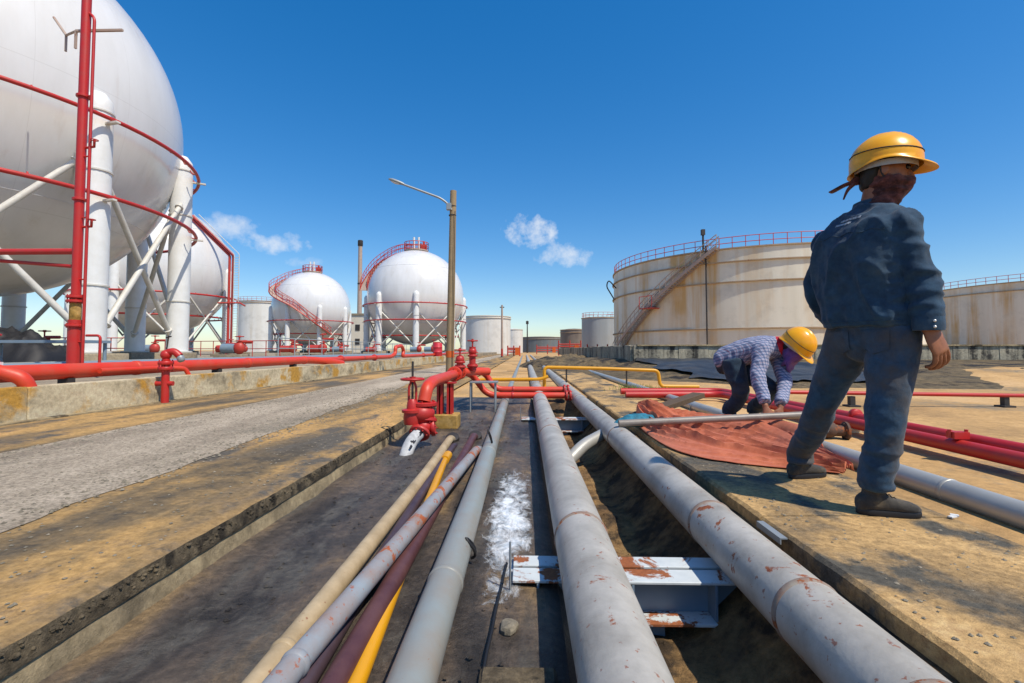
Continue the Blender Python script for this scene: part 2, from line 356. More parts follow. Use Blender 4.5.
        for q in P:
            c, a, f = Vector(q[:3]), Vector(q[3:6]), Vector(q[6:])
            for k in range(seg):
                t = 2 * PI * k / seg; ct, st = math.cos(t), math.sin(t)
                s.v.append(c + a * (math.copysign(abs(ct) ** e, ct)) + f * (math.copysign(abs(st) ** e, st)))
        for i in range(len(P) - 1):
            for k in range(seg):
                k2 = (k + 1) % seg; s.f.append((b + i * seg + k, b + i * seg + k2, b + (i + 1) * seg + k2, b + (i + 1) * seg + k))
        s.f.append(tuple(b + k for k in reversed(range(seg)))); e2 = b + (len(P) - 1) * seg; s.f.append(tuple(e2 + k for k in range(seg)))
        return s
    def limb(s, pts, radii, seg=16, sub=4):
        pts = [Vector(p) for p in pts]; fr = frames(pts); rings = []
        for p, r, (T, a, b) in zip(pts, radii, fr):
            ra, rb = r if isinstance(r, (tuple, list)) else (r, r); rings.append((p, a * ra, b * rb))
        return s.loft(rings, seg, sub)
    def grid(s, fn, nu, nv):
        b = len(s.v)
        for j in range(nv + 1):
            for i in range(nu + 1): s.v.append(Vector(fn(i / nu, j / nv)))
        for j in range(nv):
            for i in range(nu): q = b + j * (nu + 1) + i; s.f.append((q, q + 1, q + nu + 2, q + nu + 1))
        return s
    def mesh(s, name, org):
        me = bpy.data.meshes.new(name); o = Vector(org)
        me.from_pydata([tuple(v - o) for v in s.v], [], s.f); me.update(); return me
    def groups(s):
        """faces gathered into pieces that touch (boxes of their loose islands overlap)"""
        par = list(range(len(s.v)))
        def find(i):
            while par[i] != i: par[i] = par[par[i]]; i = par[i]
            return i
        for f in s.f:
            r0 = find(f[0])
            for i in f[1:]:
                r1 = find(i)
                if r1 != r0: par[r1] = r0
        isl = {}
        for f in s.f: isl.setdefault(find(f[0]), []).append(f)
        L = list(isl.values())
        if len(L) == 1: return L
        bb = []
        for g in L:
            a = np.array([tuple(s.v[i]) for f in g for i in f]); bb.append((a.min(0) - .004, a.max(0) + .004))
        p2 = list(range(len(L)))
        def f2(i):
            while p2[i] != i: i = p2[i]
            return i
        for i in range(len(L)):
            for j in range(i):
                if (bb[i][0] <= bb[j][1]).all() and (bb[j][0] <= bb[i][1]).all():
                    a, b = f2(i), f2(j)
                    if a != b: p2[a] = b
        out = {}
        for i, g in enumerate(L): out.setdefault(f2(i), []).extend(g)
        return list(out.values())
    def build(s, name, mat, parent=None, smooth=40, fix=False, bevel=0, joined=False):
        if parent is not None: org = ORG[parent.name]
        else:
            a = np.array([tuple(v) for v in s.v]); lo, hi = a.min(0), a.max(0); org = Vector(((lo[0] + hi[0]) / 2, (lo[1] + hi[1]) / 2, lo[2]))
        if parent is not None and not joined:
            gs = s.groups()
            if 1 < len(gs) <= 16:
                first = None
                for g in gs:
                    q = MB(); ix = {}
                    for f in g:
                        for i in f:
                            if i not in ix: ix[i] = len(q.v); q.v.append(s.v[i])
                        q.f.append(tuple(ix[i] for i in f))
                    o = q.build(name, mat, parent, smooth, fix, bevel, True); first = first or o
                return first
            if len(gs) > 16:
                o = s.build(name, mat, parent, smooth, fix, bevel, True); o['kind'] = 'stuff'; return o
        me = s.mesh(name, org)
        if fix or bevel:
            bm = bmesh.new(); bm.from_mesh(me); bmesh.ops.recalc_face_normals(bm, faces=bm.faces)
            if bevel: bmesh.ops.bevel(bm, geom=list(bm.edges), offset=bevel, segments=1, affect='EDGES')
            bm.to_mesh(me); bm.free()
        return link(me, name, mat, parent, org, smooth)
def link(me, name, mat, parent, org, smooth=40):
    if smooth:
        me.polygons.foreach_set('use_smooth', [True] * len(me.polygons)); me.set_sharp_from_angle(angle=R(smooth))
    me.materials.append(M[mat] if isinstance(mat, str) else mat)
    o = bpy.data.objects.new(name, me); COL.objects.link(o); ORG[o.name] = Vector(org)
    if parent is not None: o.parent = parent
    else: o.location = org
    return o
def tag(o, label=None, cat=None, group=None, kind=None):
    if label: o['label'] = label
    if cat: o['category'] = cat
    if group: o['group'] = group
    if kind: o['kind'] = kind
    return o
def thing(name, loc, label, cat, group=None):
    o = bpy.data.objects.new(name, None); COL.objects.link(o); o.location = loc; o.empty_display_size = .1
    ORG[o.name] = Vector(loc); return tag(o, label, cat, group)
def inst(name, me, parent, loc, rot=(0, 0, 0), scale=(1, 1, 1)):
    """one more piece sharing mesh data; loc is in the world, parent is unrotated"""
    o = bpy.data.objects.new(name, me); COL.objects.link(o)
    if parent is not None: o.parent = parent; o.location = Vector(loc) - ORG[parent.name]
    else: o.location = loc
    o.rotation_euler = rot; o.scale = scale; return o
def N(x, y, z=0): return noise.noise(Vector((x, y, z)))
def FB(x, y, z=0, o=4):
    s = 0; a = 1; f = 1
    for _ in range(o): s += a * N(x * f, y * f, z * f + 7.3); a *= .5; f *= 2.1
    return s

# ================================================================ SETTING
def sheet(name, pts, faces, mat, smooth=0):
    mb = MB(); mb.v = [Vector(p) for p in pts]; mb.f = faces
    o = mb.build(name, mat, None, smooth); o['kind'] = 'structure'; return o
# the ground: one sheet to the horizon with the open pipe trench left out of it
GX = [-1500, -1.40, 1.10, 1500]; GY = [-300, -4, 8.3, 3000]; gp = []; gf = []
for y in GY:
    for x in GX: gp.append((x, y, -.045))
for j in range(3):
    for i in range(3):
        if (i, j) != (1, 1): a = j * 4 + i; gf.append((a, a + 1, a + 5, a + 4))
sheet('ground', gp, gf, 'sand')
# trench floor: stained concrete, then a lower runnel under the raised pipes
def tf(u, v):
    x = lerp(-1.42, .30, u); y = lerp(-4, 8.32, v)
    z = -.158 + .012 * FB(x * 2, y * 1.2) - .16 * max(0, min(1, (x - .12) / .12))
    z += .115 * max(0, min(1, (y - 7.2) / 1.0)) * (1 if x < .12 else .8)
    return (x, y, z)
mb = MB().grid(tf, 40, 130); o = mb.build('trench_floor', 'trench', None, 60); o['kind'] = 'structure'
def bk(u, v):
    x = lerp(.20, 1.16, u); y = lerp(-4, 8.32, v)
    k = max(0, min(1, (x - .62) / .42)); z = -.35 + .28 * (k * k * (3 - 2 * k))
    z += (.035 * FB(x * 3, y * 1.6, 3) + .012 * abs(N(x * 12, y * 8))) * (1 - .5 * k)
    if y > 7.5: z = lerp(z, -.06, min(1, (y - 7.5) / .8))
    return (x, y, min(z, -.035))
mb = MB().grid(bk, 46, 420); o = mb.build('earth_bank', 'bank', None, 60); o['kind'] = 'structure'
# left: concrete apron with a broken overhanging lip above the trench wall
def edge(y): return -1.355 + .008 * FB(y * 1.7, 3.1) + .006 * N(y * 9, 1)
apron = tag(bpy.data.objects.new('concrete_apron', None), kind='structure'); COL.objects.link(apron); ORG[apron.name] = Vector((0, 0, 0))
ys = [-4 + i * .05 for i in range(int(12.6 / .05) + 1)]
mb = MB()
for y in ys:
    e = edge(y); zt = .006 * FB(y * 3, 1)
    mb.v += [Vector((-5.42, y, 0)), Vector((-1.9, y, 0)), Vector((e - .05, y, zt - .001)), Vector((e - .012 + .008 * N(y * 14, 4), y, -.012 + zt)), Vector((e + .006 * N(y * 20, 9), y, -.07 + .012 * N(y * 8, 2))), Vector((e - .002, y, -.083))]
for i in range(len(ys) - 1):
    for k in range(3): a = i * 6 + k; mb.f.append((a, a + 1, a + 7, a + 6))
mb.build('apron_slab', 'apron', apron, 50, joined=True)
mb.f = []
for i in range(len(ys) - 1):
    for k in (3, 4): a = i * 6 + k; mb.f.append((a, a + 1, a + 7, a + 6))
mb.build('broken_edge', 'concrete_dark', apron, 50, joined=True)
mb = MB()
for y in ys:
    w = edge(y) - .012 + .004 * N(y * 4, 8)
    mb.v += [Vector((w, y, -.075)), Vector((w + .012 * N(y * 3, 5) + .01, y, -.12)), Vector((w + .02 + .012 * N(y * 6, 5), y, -.18))]
for i in range(len(ys) - 1):
    for k in range(2): a = i * 3 + k; mb.f.append((a, a + 1, a + 4, a + 3))
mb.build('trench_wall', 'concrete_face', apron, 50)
mb = MB(); mb.v = [Vector(p) for p in ((-5.42, 8.6, 0), (-1.9, 8.6, 0), (-1.4, 8.6, -.004), (-5.42, 140, 0), (-1.9, 140, 0), (-1.4, 140, -.03))]
mb.f = [(0, 1, 4, 3), (1, 2, 5, 4)]; mb.build('apron_far', 'apron', apron, 0)
# rough lip aggregate along the dark broken slab edge
lip = MB()
for i in range(900):
    y = .4 + 7.8 * random.random() ** 1.4; e = edge(y); s = random.uniform(.003, .009)
    lip.ball((e - random.uniform(.003, .012), y, random.uniform(-.075, -.02)), (s, s * random.uniform(.8, 1.6), s * .8), 6, 4)
tag(lip.build('lip_aggregate', 'concrete_dark', apron, 30, joined=True), kind='stuff')
# gravel road
def rd(u, v):
    y = -4 + 144 * v ** 2.2
    r = -2.26 - .05 * max(0, min(10, y - 3)) / 1.0 * 1.0 + .10 * FB(y * .8, 2) + .05 * N(y * 3, 1); l = -3.86 + .06 * FB(y * .6, 9) - .01 * min(y, 20)
    return (lerp(l, r, u), y, .004 + .006 * math.sin(PI * u))
mb = MB().grid(rd, 6, 260); o = mb.build('road', 'gravel', None, 60); o['kind'] = 'structure'
def scatter(name, n, region, mat, smin, smax, label, cat=None, z=0.005, flat=.6):
    base = []
    me_v = []; mb = MB()
    for _ in range(n):
        x, y = region(); s = random.uniform(smin, smax) * (1 + .12 * max(0, y))
        b = len(mb.v); a0 = random.random() * 6
        pts = [Vector((x + s * math.cos(a0 + k * 1.257) * random.uniform(.7, 1.2), y + s * math.sin(a0 + k * 1.257) * random.uniform(.7, 1.2), z)) for k in range(5)]
        mb.v += pts + [Vector((x + random.uniform(-.3, .3) * s, y + random.uniform(-.3, .3) * s, z + s * flat * random.uniform(.6, 1.3)))]
        for k in range(5): mb.f.append((b + k, b + (k + 1) % 5, b + 5))
    o = mb.build(name, mat, None, 0); tag(o, label, cat, kind='stuff'); return o
scatter('loose_gravel', 5200, lambda: (random.uniform(-3.9, -2.2), .6 + 9 * random.random() ** 1.6), 'stone', .004, .011, 'loose grey stones scattered over the road surface', 'gravel', .006)
scatter('grit', 700, lambda: (random.uniform(-2.3, -1.45), .6 + 7 * random.random() ** 1.5), 'stone', .003, .008, 'fine grit lying on the sandy concrete apron', 'grit', .002)
scatter('slab_grit', 700, lambda: (random.uniform(1.14, 1.95), .9 + 5 * random.random() ** 1.5), 'stone', .003, .008, 'fine grit lying on the walkway slab', 'grit', .002)
scatter('bank_clods', 900, lambda: (random.uniform(.3, .95), .4 + 6 * random.random() ** 1.3), 'bank', .004, .011, 'crumbled clods of earth on the bank under the pipes', 'soil', -.32, .9)
for_clods = bpy.data.objects['bank_clods']
vv = for_clods.data.vertices
for p in vv:
    x, y = p.co.x + for_clods.location.x, p.co.y + for_clods.location.y
    k = max(0, min(1, (x - .62) / .42)); p.co.z += .28 * (k * k * (3 - 2 * k)) - .032 + (.035 * FB(x * 3, y * 1.6, 3) + .012 * abs(N(x * 12, y * 8))) * (1 - .5 * k)
scatter('trench_debris', 700, lambda: (random.uniform(-1.3, .0), .5 + 6.5 * random.random() ** 1.4), 'trench', .004, .012, 'small dark debris on the trench floor', 'debris', -.158)

# right: cast walkway slab in bays
walk = tag(bpy.data.objects.new('walkway', None), kind='structure'); COL.objects.link(walk); ORG[walk.name] = Vector((0, 0, 0))
y = -4.0; bays = 0
while y < 60:
    L = 3.15 if y < 24 else 9; yb = y + L - .012; mb = MB(); n = 60 if y < 12 else 6
    for i in range(n + 1):
        yy = lerp(y, yb, i / n); e = 1.09 + (.010 * FB(yy * 2.1, 6) + .006 * N(yy * 11, 2) if y < 12 else 0); w = 1.98 + (.012 * FB(yy * 1.5, 8) if y < 12 else 0)
        mb.v += [Vector((e + .01, yy, -.30)), Vector((e + .004 * N(yy * 20, 1), yy, -.05)), Vector((e + .003, yy, -.015)), Vector((e + .018 + .006 * N(yy * 16, 3), yy, -.001)), Vector((1.5, yy, .004)), Vector((w - .02, yy, 0)), Vector((w, yy, -.02)), Vector((w + .01, yy, -.30))]
    for i in range(n):
        for k in range(7): a = i * 8 + k; mb.f.append((a, a + 1, a + 9, a + 8))
    mb.f.append(tuple(range(7, -1, -1))); mb.f.append(tuple(n * 8 + k for k in range(8)))
    mb.build('slab_bay', 'slab', walk, 35, fix=True); y += L; bays += 1
# left tank yard, a step above the road behind its retaining wall
sheet('tank_yard', [(-140, -30, .33), (-5.62, -30, .33), (-5.62, 150, .33), (-140, 150, .33), (-5.62, -30, -.1), (-5.62, 150, -.1)], [(0, 1, 2, 3), (1, 4, 5, 2)], 'pad')

def panel_mesh(name, w, d, h, mat, seed, rough=.008, nx=4, nz=3):
    """a concrete wall panel, base centre at the origin, long side along X, chamfered and uneven"""
    mb = MB(); rn = random.Random(seed); c = .012
    prof = [(-w / 2 + c, -d / 2), (w / 2 - c, -d / 2), (w / 2, -d / 2 + c), (w / 2, d / 2 - c), (w / 2 - c, d / 2), (-w / 2 + c, d / 2), (-w / 2, d / 2 - c), (-w / 2, -d / 2 + c)]
    jit = [(rn.uniform(-rough, rough), rn.uniform(-rough, rough)) for _ in prof]
    for z in (0, h - c, h):
        k = 1 if z < h else .985
        for (x, yy), (jx, jy) in zip(prof, jit): mb.v.append(Vector((x * k, yy * k + jy * .3, z + (jx if z else 0))))
    for j in range(2):
        for i in range(8): a = j * 8 + i; b = j * 8 + (i + 1) % 8; mb.f.append((a, b, b + 8, a + 8))
    mb.f.append(tuple(range(7, -1, -1))); mb.f.append(tuple(range(16, 24)))
    me = mb.mesh(name, (0, 0, 0)); me.materials.append(M[mat]); return me
wall = thing('retaining_wall', (-5.5, 6, 0), 'low stained concrete retaining wall between the gravel road and sphere tank yard', 'wall')
pms = [panel_mesh('wall_panel', 1.795, .2, .372, 'concrete', i) for i in range(4)]
for i in range(28):
    inst('wall_panel', pms[i % 4], wall, (-5.5 + .004 * (i % 3), -1.2 + i * 1.8, -.01 + .003 * (i % 2)), (0, 0, PI / 2 + (PI if i % 2 else 0)))
mb = MB().box((-5.37, 14, -.02), (.16, 62, .07)); mb.build('wall_footing', 'concrete_face', wall, 0)

# ---------------------------------------------------------------- bund wall and berm in front of the big tanks
bund = thing('bund_wall', (4.2, 18, .2), 'stained grey concrete bund wall of narrow upright panels before the big cream tank', 'wall')
bms = [panel_mesh('wall_panel', .548, .16, .70, 'bund', 40 + i, .014) for i in range(5)]
for i in range(60):
    inst('wall_panel', bms[(i * 3) % 5], bund, (4.3 + i * .55, 18.0 + .006 * (i % 3), .24 + .012 * math.sin(i * 1.7)), (0, 0, PI * (i % 2)))
for i in range(70):
    inst('wall_panel', bms[(i * 2) % 5], bund, (4.0 + .006 * (i % 3), 18.3 + i * .55, .24 + .012 * math.sin(i * 1.3)), (0, 0, PI / 2 + PI * (i % 2)))
MB().box((20.7, 17.93, .27), (33.2, .36, .12)).build('wall_base', 'concrete_face', bund, 0)
MB().box((20.7, 17.99, .945), (33.1, .24, .05)).build('coping', 'concrete_face', bund, 0)
for i in range(14): MB().box((9.4 + i * 2.0, 17.15, .165), (1.985, 1.35, .20 + .004 * (i % 3))).build('ledge_block', 'concrete', bund, 0, bevel=.015)
def berm(u, v):
    x = lerp(-.0, 40, u); y0 = 13.4 - 3.0 * max(0, min(1, (x - 3) / 2.5)) + .6 * FB(x * .35, 2, 0, 3); y = lerp(y0, 17.86, v)
    if x < 4.2: y = lerp(y0, 17.86 + (4.2 - x) * 5, v)
    k = max(0, min(1, v)); h = .47 * min(1, x / 3.2 if x < 3.2 else 1); z = -.05 + h * (k ** .9) + .07 * FB(x * .9, y * 1.1, 4) * math.sin(PI * min(.97, k + .03)) * min(1, x / 2)
    return (x, y, max(z, -.06))
o = MB().grid(berm, 170, 36).build('berm', 'black_soil', None, 60); o['kind'] = 'structure'
def blk(u, v):
    x = lerp(4.3, 8.6, u) + .5 * N(v * 4, 1) + .9 * v * (u - .3); vv_ = lerp(.10, .97, v) + .05 * N(u * 9, 3); p = berm(max(0, min(1, x / 40)), vv_)
    return (p[0], p[1], p[2] + .03 + .06 * abs(N(x * 1.6 + v * 2, v * 3, 2)) + .025 * ridge2(x * 2.2 - v * 3, v * 4))
def ridge2(a, b_): return 1 - 2 * abs(N(a, b_, 6))
o = MB().grid(blk, 90, 40).build('plastic_sheeting', 'black_sheet', None, 70); tag(o, 'black plastic sheeting draped on the berm below the bund wall', 'sheeting')
rmp = MB(); nx = 30
def rampf(u, v):
    xl = lerp(8.55, 12.4, v); x = lerp(xl, 38, u ** 1.3); y = lerp(8.7, 14.6, v); return (x, y, max(-.035 + .13 * v + .006 * N(x, y), berm(x / 40, max(0, min(1, (y - 10.2) / 7.6)))[2] + .012 if y > 10.2 else -9) - .10 * max(0, 1 - u / .06))
o = rmp.grid(rampf, 60, 24).build('sand_slope', 'sand', None, 60); o['kind'] = 'structure'
# far apron of dark mounds of earth and pipe rubble by the receding wall
for (x, y, r, h, lb) in ((1.6, 24, 1.5, .45, 'dark earth mound before the receding bund wall, nearest the pipes'), (2.7, 19.5, 1.0, .38, 'black earth heap at the corner of the bund wall'), (3.0, 30, 1.2, .5, 'dark earth mound farther along the receding bund wall')):
    mb = MB(); mb.grid(lambda u, v: (x + r * 1.3 * (u * 2 - 1), y + 2.2 * r * (v * 2 - 1), -.07 + h * max(0, 1 - (u * 2 - 1) ** 2 - (v * 2 - 1) ** 2) ** .7 * (1 + .5 * FB(u * 5 + x, v * 5, 1))), 26, 26)
    tag(mb.build('earth_mound', 'black_soil', None, 60), lb, 'mound', 'dark earth mounds by the bund wall')

# ================================================================ STORAGE SPHERES
def rail_posts(mb, path, h, r, every=1):
    for i in range(0, len(path), every): mb.tube([path[i], path[i] + Vector((0, 0, h))], r, 5)
def sphere_tank(loc, zc, label, Rr=6.0, ncol=8, a0=R(-12), rings=((-1.3, .45), (-3.3, .35)), stair=None, group='white spherical gas tanks', big=False, base=.33, colr=.36, vents=True, sw=.7):
    cx, cy = loc; t = thing('sphere_tank', (cx, cy, base), label, 'tank', group)
    seg = 96 if big else 56
    sh = MB().ball((cx, cy, zc), Rr, seg, seg // 2).build('shell', 'sphere_white', t, 80)
    # weld seams of the shell plates
    ws = MB()
    for dz in ((-3.4,) if big else (-3.4, 3.4)):
        rr = math.sqrt(Rr * Rr - dz * dz) - .006; ws.tube(arc(cx, cy, zc + dz, rr, 0, 2 * PI, 72)[:-1], .016, 5, closed=True)
    ws.build('weld_seam', 'sphere_white', sh, 60)
    foot = base + .34; cols = []
    for i in range(ncol):
        a = a0 + 2 * PI * i / ncol; px, py = cx + (Rr - .02) * math.cos(a), cy + (Rr - .02) * math.sin(a); cols.append((px, py, a))
        top = zc - (.55 if big else .05)
        cb = MB().lathe([(colr * 1.0, foot), (colr, top - .25), (colr * .93, top), (colr * .5, top + .22), (.0, top + .28)], (px, py, 0), 24 if big else 14)
        co = cb.build('column', 'white_paint', t, 40)
        MB().box((px, py, (base + foot) / 2), (1.25, 1.25, foot - base), a).build('pedestal', 'pad', co, 0, bevel=.02)
        k = MB()
        for z in ((foot + .03, foot + 1.9, zc - 2.6, zc - .9) if big else (foot + .03, zc - 2.6)):
            k.flange((px, py, z), (0, 0, 1), colr * 1.09 if z > foot + .1 else colr * 1.35, .06, 18)
        k.build('collar', 'white_steel', co, 40)
    zt, zb = zc - 1.9, foot + .35
    for i in range(ncol):
        p, q = cols[i], cols[(i + 1) % ncol]
        for s, (u, w) in enumerate(((p, q), (q, p))):
            off = Vector((math.cos((p[2] + q[2]) / 2), math.sin((p[2] + q[2]) / 2), 0)) * (.13 if s else -.13)
            b = MB().tube([Vector((u[0], u[1], zt)) + off, Vector((w[0], w[1], zb)) + off], .085, 10).build('cross_brace', 'white_steel', t, 40)
            if big:
                g = MB()
                for (c, z) in ((u, zt), (w, zb)):
                    d = Vector((w[0] - u[0], w[1] - u[1], zb - zt)).normalized(); pp = Vector((c[0], c[1], z)) + off + d * (.62 if z == zt else -.62)
                    g.flange(pp, d, .14, .05, 12)
                g.build('brace_flange', 'white_steel', b, 40)
    for dz, off in rings:
        rr = Rr + off if dz > -2 else Rr + off
        rg = MB().tube(arc(cx, cy, zc + dz, rr, 0, 2 * PI, 90)[:-1], .06 if big else .075, 8, closed=True).build('spray_ring', 'red_paint', t, 60)
        nz = MB()
        for i in range(40):
            a = 2 * PI * i / 40; c = Vector((cx + rr * math.cos(a), cy + rr * math.sin(a), zc + dz)); d = Vector((-math.cos(a), -math.sin(a), .25))
            nz.tube([c, c + d * .16, c + d * .22 + Vector((0, 0, .1))], .022, 6)
        nz.build('spray_nozzle', 'red_paint', rg, 60)
        br = MB()
        for (px, py, a) in cols: br.box(((px + (off - colr * .0) * .5 * math.cos(a)), (py + off * .5 * math.sin(a)), zc + dz - .1), (max(.3, off + .5), .12, .05), a)
        br.build('ring_bracket', 'white_steel', rg, 0)
    if stair:
        w = sw; n = 70; inner = []; outer = []
        for i in range(n + 1):
            f = i / n * (len(stair) - 1); q = min(int(f), len(stair) - 2); u = f - q
            K = [stair[max(0, min(len(stair) - 1, q + d))] for d in (-1, 0, 1, 2)]
            a, ph = (R(.5 * (2 * K[1][c] + (K[2][c] - K[0][c]) * u + (2 * K[0][c] - 5 * K[1][c] + 4 * K[2][c] - K[3][c]) * u * u + (3 * K[1][c] - K[0][c] - 3 * K[2][c] + K[3][c]) * u ** 3)) for c in (0, 1))
            for L, rr in ((inner, Rr + .12), (outer, Rr + .12 + w)):
                hor = rr * math.sin(min(ph, PI / 2)); zz = zc + (Rr + .14) * math.cos(ph) * (1 if ph < PI / 2 else 1.35)
                L.append(Vector((cx + hor * math.cos(a), cy + hor * math.sin(a), zz)))
        st = MB().tube(inner, .07, 6).tube(outer, .07, 6).build('stair', 'red_far', t, 60)
        tr = MB()
        for i in range(n):
            a_, b_, c_, d_ = inner[i], outer[i], outer[i + 1], inner[i + 1]; k = len(tr.v); z = Vector((0, 0, .03))
            tr.v += [a_ - z, b_ - z, c_ - z, d_ - z, a_ + z, b_ + z, c_ + z, d_ + z]; tr.f += [(k + 3, k + 2, k + 1, k), (k + 4, k + 5, k + 6, k + 7), (k, k + 1, k + 5, k + 4), (k + 1, k + 2, k + 6, k + 5), (k + 2, k + 3, k + 7, k + 6), (k + 3, k, k + 4, k + 7)]
        tr.build('tread', 'stair_brown', st, 0)
        hr = MB()
        for L in (inner, outer):
            for h in (.55, 1.05): hr.tube([p + Vector((0, 0, h)) for p in L], .04, 5)
            rail_posts(hr, L, 1.05, .03, 3)
        hr.build('handrail', 'red_far', st, 60)
    if vents:
        top = zc + Rr
        pl = MB().lathe([(1.5, top - .1), (1.5, top + .05)], (cx, cy, 0), 24).build('top_platform', 'stair_brown', t, 30)
        hr = MB()
        for h in (.5, 1.0): hr.tube(arc(cx, cy, top + h, 1.5, 0, 2 * PI, 24)[:-1], .045, 6, closed=True)
        rail_posts(hr, arc(cx, cy, top, 1.5, 0, 2 * PI, 16), 1.0, .035)
        hr.build('guardrail', 'red_far', pl, 60)
        for dx in (-.25, .35):
            MB().tube([(cx + dx, cy - .3, top), (cx + dx, cy - .3, top + 1.7)], .13, 10).build('vent_stack', 'white_paint', t, 60)
        MB().box((cx + .9, cy + .2, top + .45), (.7, .5, .8)).tube([(cx + .9, cy + .2, top + .8), (cx + .9, cy + .2, top + 1.2)], .15, 8).build('relief_valve', 'red_far', t, 0)
    return t
S1 = sphere_tank((-18.0, 14.33), 8.41, 'huge white spherical tank cropped at the left edge, the nearest sphere', big=True, rings=((-1.15, .52), (-3.35, .48)), stair=((-165, 8), (-110, 30), (-75, 52)))
S2 = sphere_tank((-33.9, 43.2), 8.16, 'white spherical tank half hidden behind the nearest sphere, two red pipes down its right side', a0=R(-35), rings=((-2.6, .5), (-4.4, -.6)), stair=((120, 8), (170, 30), (200, 60)))
S3 = sphere_tank((-34.8, 77.3), 7.47, 'white spherical tank with a dark stairway winding down across its front', a0=R(-100), rings=((-2.2, .5), (-4.2, -.4)), stair=((120, 8), (170, 28), (195, 50), (232, 72), (275, 94), (318, 122)), sw=1.0)
S4 = sphere_tank((-13.8, 60.3), 7.35, 'white spherical tank with red rings just left of the street lamp pole', a0=R(-122), rings=((-1.15, .45), (-3.1, .3), (-4.9, -.6)), stair=((60, 8), (165, 14), (180, 40), (185, 65), (190, 82)), sw=.85)
# two fire-water risers climbing the second sphere
rp = thing('riser_pipe', (-26.6, 42.5, .33), 'pair of red riser pipes bending over the right side of the half hidden sphere', 'pipe')
for dx in (0, .55):
    MB().tube(bend([(-26.75 + dx * .6, 42.5, .33), (-26.75 + dx * .6, 42.5, 9.3), (-30.0 + dx * .6, 41.6, 12.75)], .15), .11, 10).build('pipe', 'red_far', rp, 60)
lad = MB()
for dx in (1.0, 1.45): lad.tube(bend([(-27.2 + dx, 42.3, .33), (-27.2 + dx, 42.3, 9.4), (-30.4 + dx, 41.4, 12.8)], .2), .035, 5)
for i in range(38): lad.tube([(-26.2, 42.3, .6 + i * .23), (-25.75, 42.3, .6 + i * .23)], .02, 4)
lad.build('ladder', 'white_steel', rp, 40)
MB().tube([(-27.6, 42.3, 5.0), (-25.6, 42.3, 5.0), (-25.0, 42.1, 4.7)], .07, 8).build('tie_bracket', 'red_far', rp, 60)
# bright red riser in front of the nearest sphere
fr = thing('fire_riser', (-7.2, 7.48, .33), 'tall bright red vertical fire water riser in front of the nearest sphere', 'pipe')
pp = MB().tube([(-7.2, 7.48, .40), (-7.2, 7.48, 1.25)], .092, 18).tube([(-7.2, 7.48, 1.2), (-7.2, 7.48, 9.2)], .066, 18).build('pipe', 'red_paint', fr, 40)
for z in (1.16, 1.55, 1.62, 3.2, 4.9):
    MB().flange((-7.2, 7.48, z), (0, 0, 1), .125 if z < 2 else .095, .04, 18, 8 if z < 2 else 0).build('flange', 'red_paint', fr, 40)
MB().lathe([(.072, 1.2), (.078, 1.24), (.078, 1.48), (.072, 1.52)], (-7.2, 7.48, 0), 16).build('coupling', 'block', fr, 40)
dr = MB().tube(bend([(-7.03, 7.45, .4), (-7.03, 7.45, 6.2), (-7.15, 7.48, 6.3)], .1), .022, 8)
dr.tube(bend([(-6.98, 7.45, 1.0), (-6.75, 7.45, 1.0), (-6.75, 7.45, .4)], .06), .02, 8)
for z in (.9, 1.9, 2.9, 3.9, 4.9): dr.tube([(-7.2, 7.48, z), (-7.03, 7.45, z)], .012, 6)
dr.build('drain_line', 'red_paint', fr, 60)
for z in (4.05, 2.75):
    k = MB().tube([(-7.12, 7.48, z), (-6.95, 7.44, z), (-6.95, 7.44, z + .1)], .02, 6).wheel((-6.95, 7.44, z + .11), (0, 0, 1), .05, .007, 3); k.build('drain_valve', 'red_paint', fr, 60)
# access bracket near the top of the riser
ab = thing('access_bracket', (-8.2, 8.3, 5.2), 'small tan steel bracket frame beside the red riser high on the nearest sphere', 'bracket')
MB().box((-7.1, 7.62, 6.1), (.8, .035, .035)).build('arm', 'stair_brown', ab, 0)
MB().box((-7.5, 7.62, 5.95), (.03, .03, .30)).build('strut', 'stair_brown', ab, 0)
MB().tube([(-8.75, 8.45, 6.95), (-8.35, 8.3, 6.5), (-8.35, 8.3, 6.2)], .022, 6).build('handrail', 'stair_brown', ab, 60)
MB().tube([(-7.5, 7.62, 6.1), (-8.35, 8.3, 6.5)], .02, 6).build('tie', 'stair_brown', ab, 60)
# feed pipes from the riser to the sphere
fd = thing('feed_pipe', (-9.5, 8.2, .33), 'red horizontal feed pipes from the tall riser running left under the nearest sphere', 'pipe')
MB().tube(bend([(-7.25, 7.5, 2.36), (-9.3, 7.5, 2.36), (-13.8, 8.6, 2.36)], .2), .05, 10).build('pipe', 'red_paint', fd, 60)
MB().tube(bend([(-7.25, 7.55, 2.12), (-9.2, 7.6, 2.28), (-13.8, 8.4, 2.6)], .2), .03, 8).build('small_pipe', 'red_paint', fd, 60)
MB().tube(bend([(-9.0, 7.5, 2.42), (-9.0, 7.5, 1.1), (-9.9, 7.5, 1.0), (-11.5, 7.5, 1.0)], .15), .055, 10).flange((-9.0, 7.5, 2.36), (1, 0, 0), .1, .08, 14).build('drop_leg', 'red_paint', fd, 60)
MB().tube([(-9.0, 7.5, .33), (-9.0, 7.5, 1.02)], .04, 8).build('support', 'blue_steel', fd, 60)

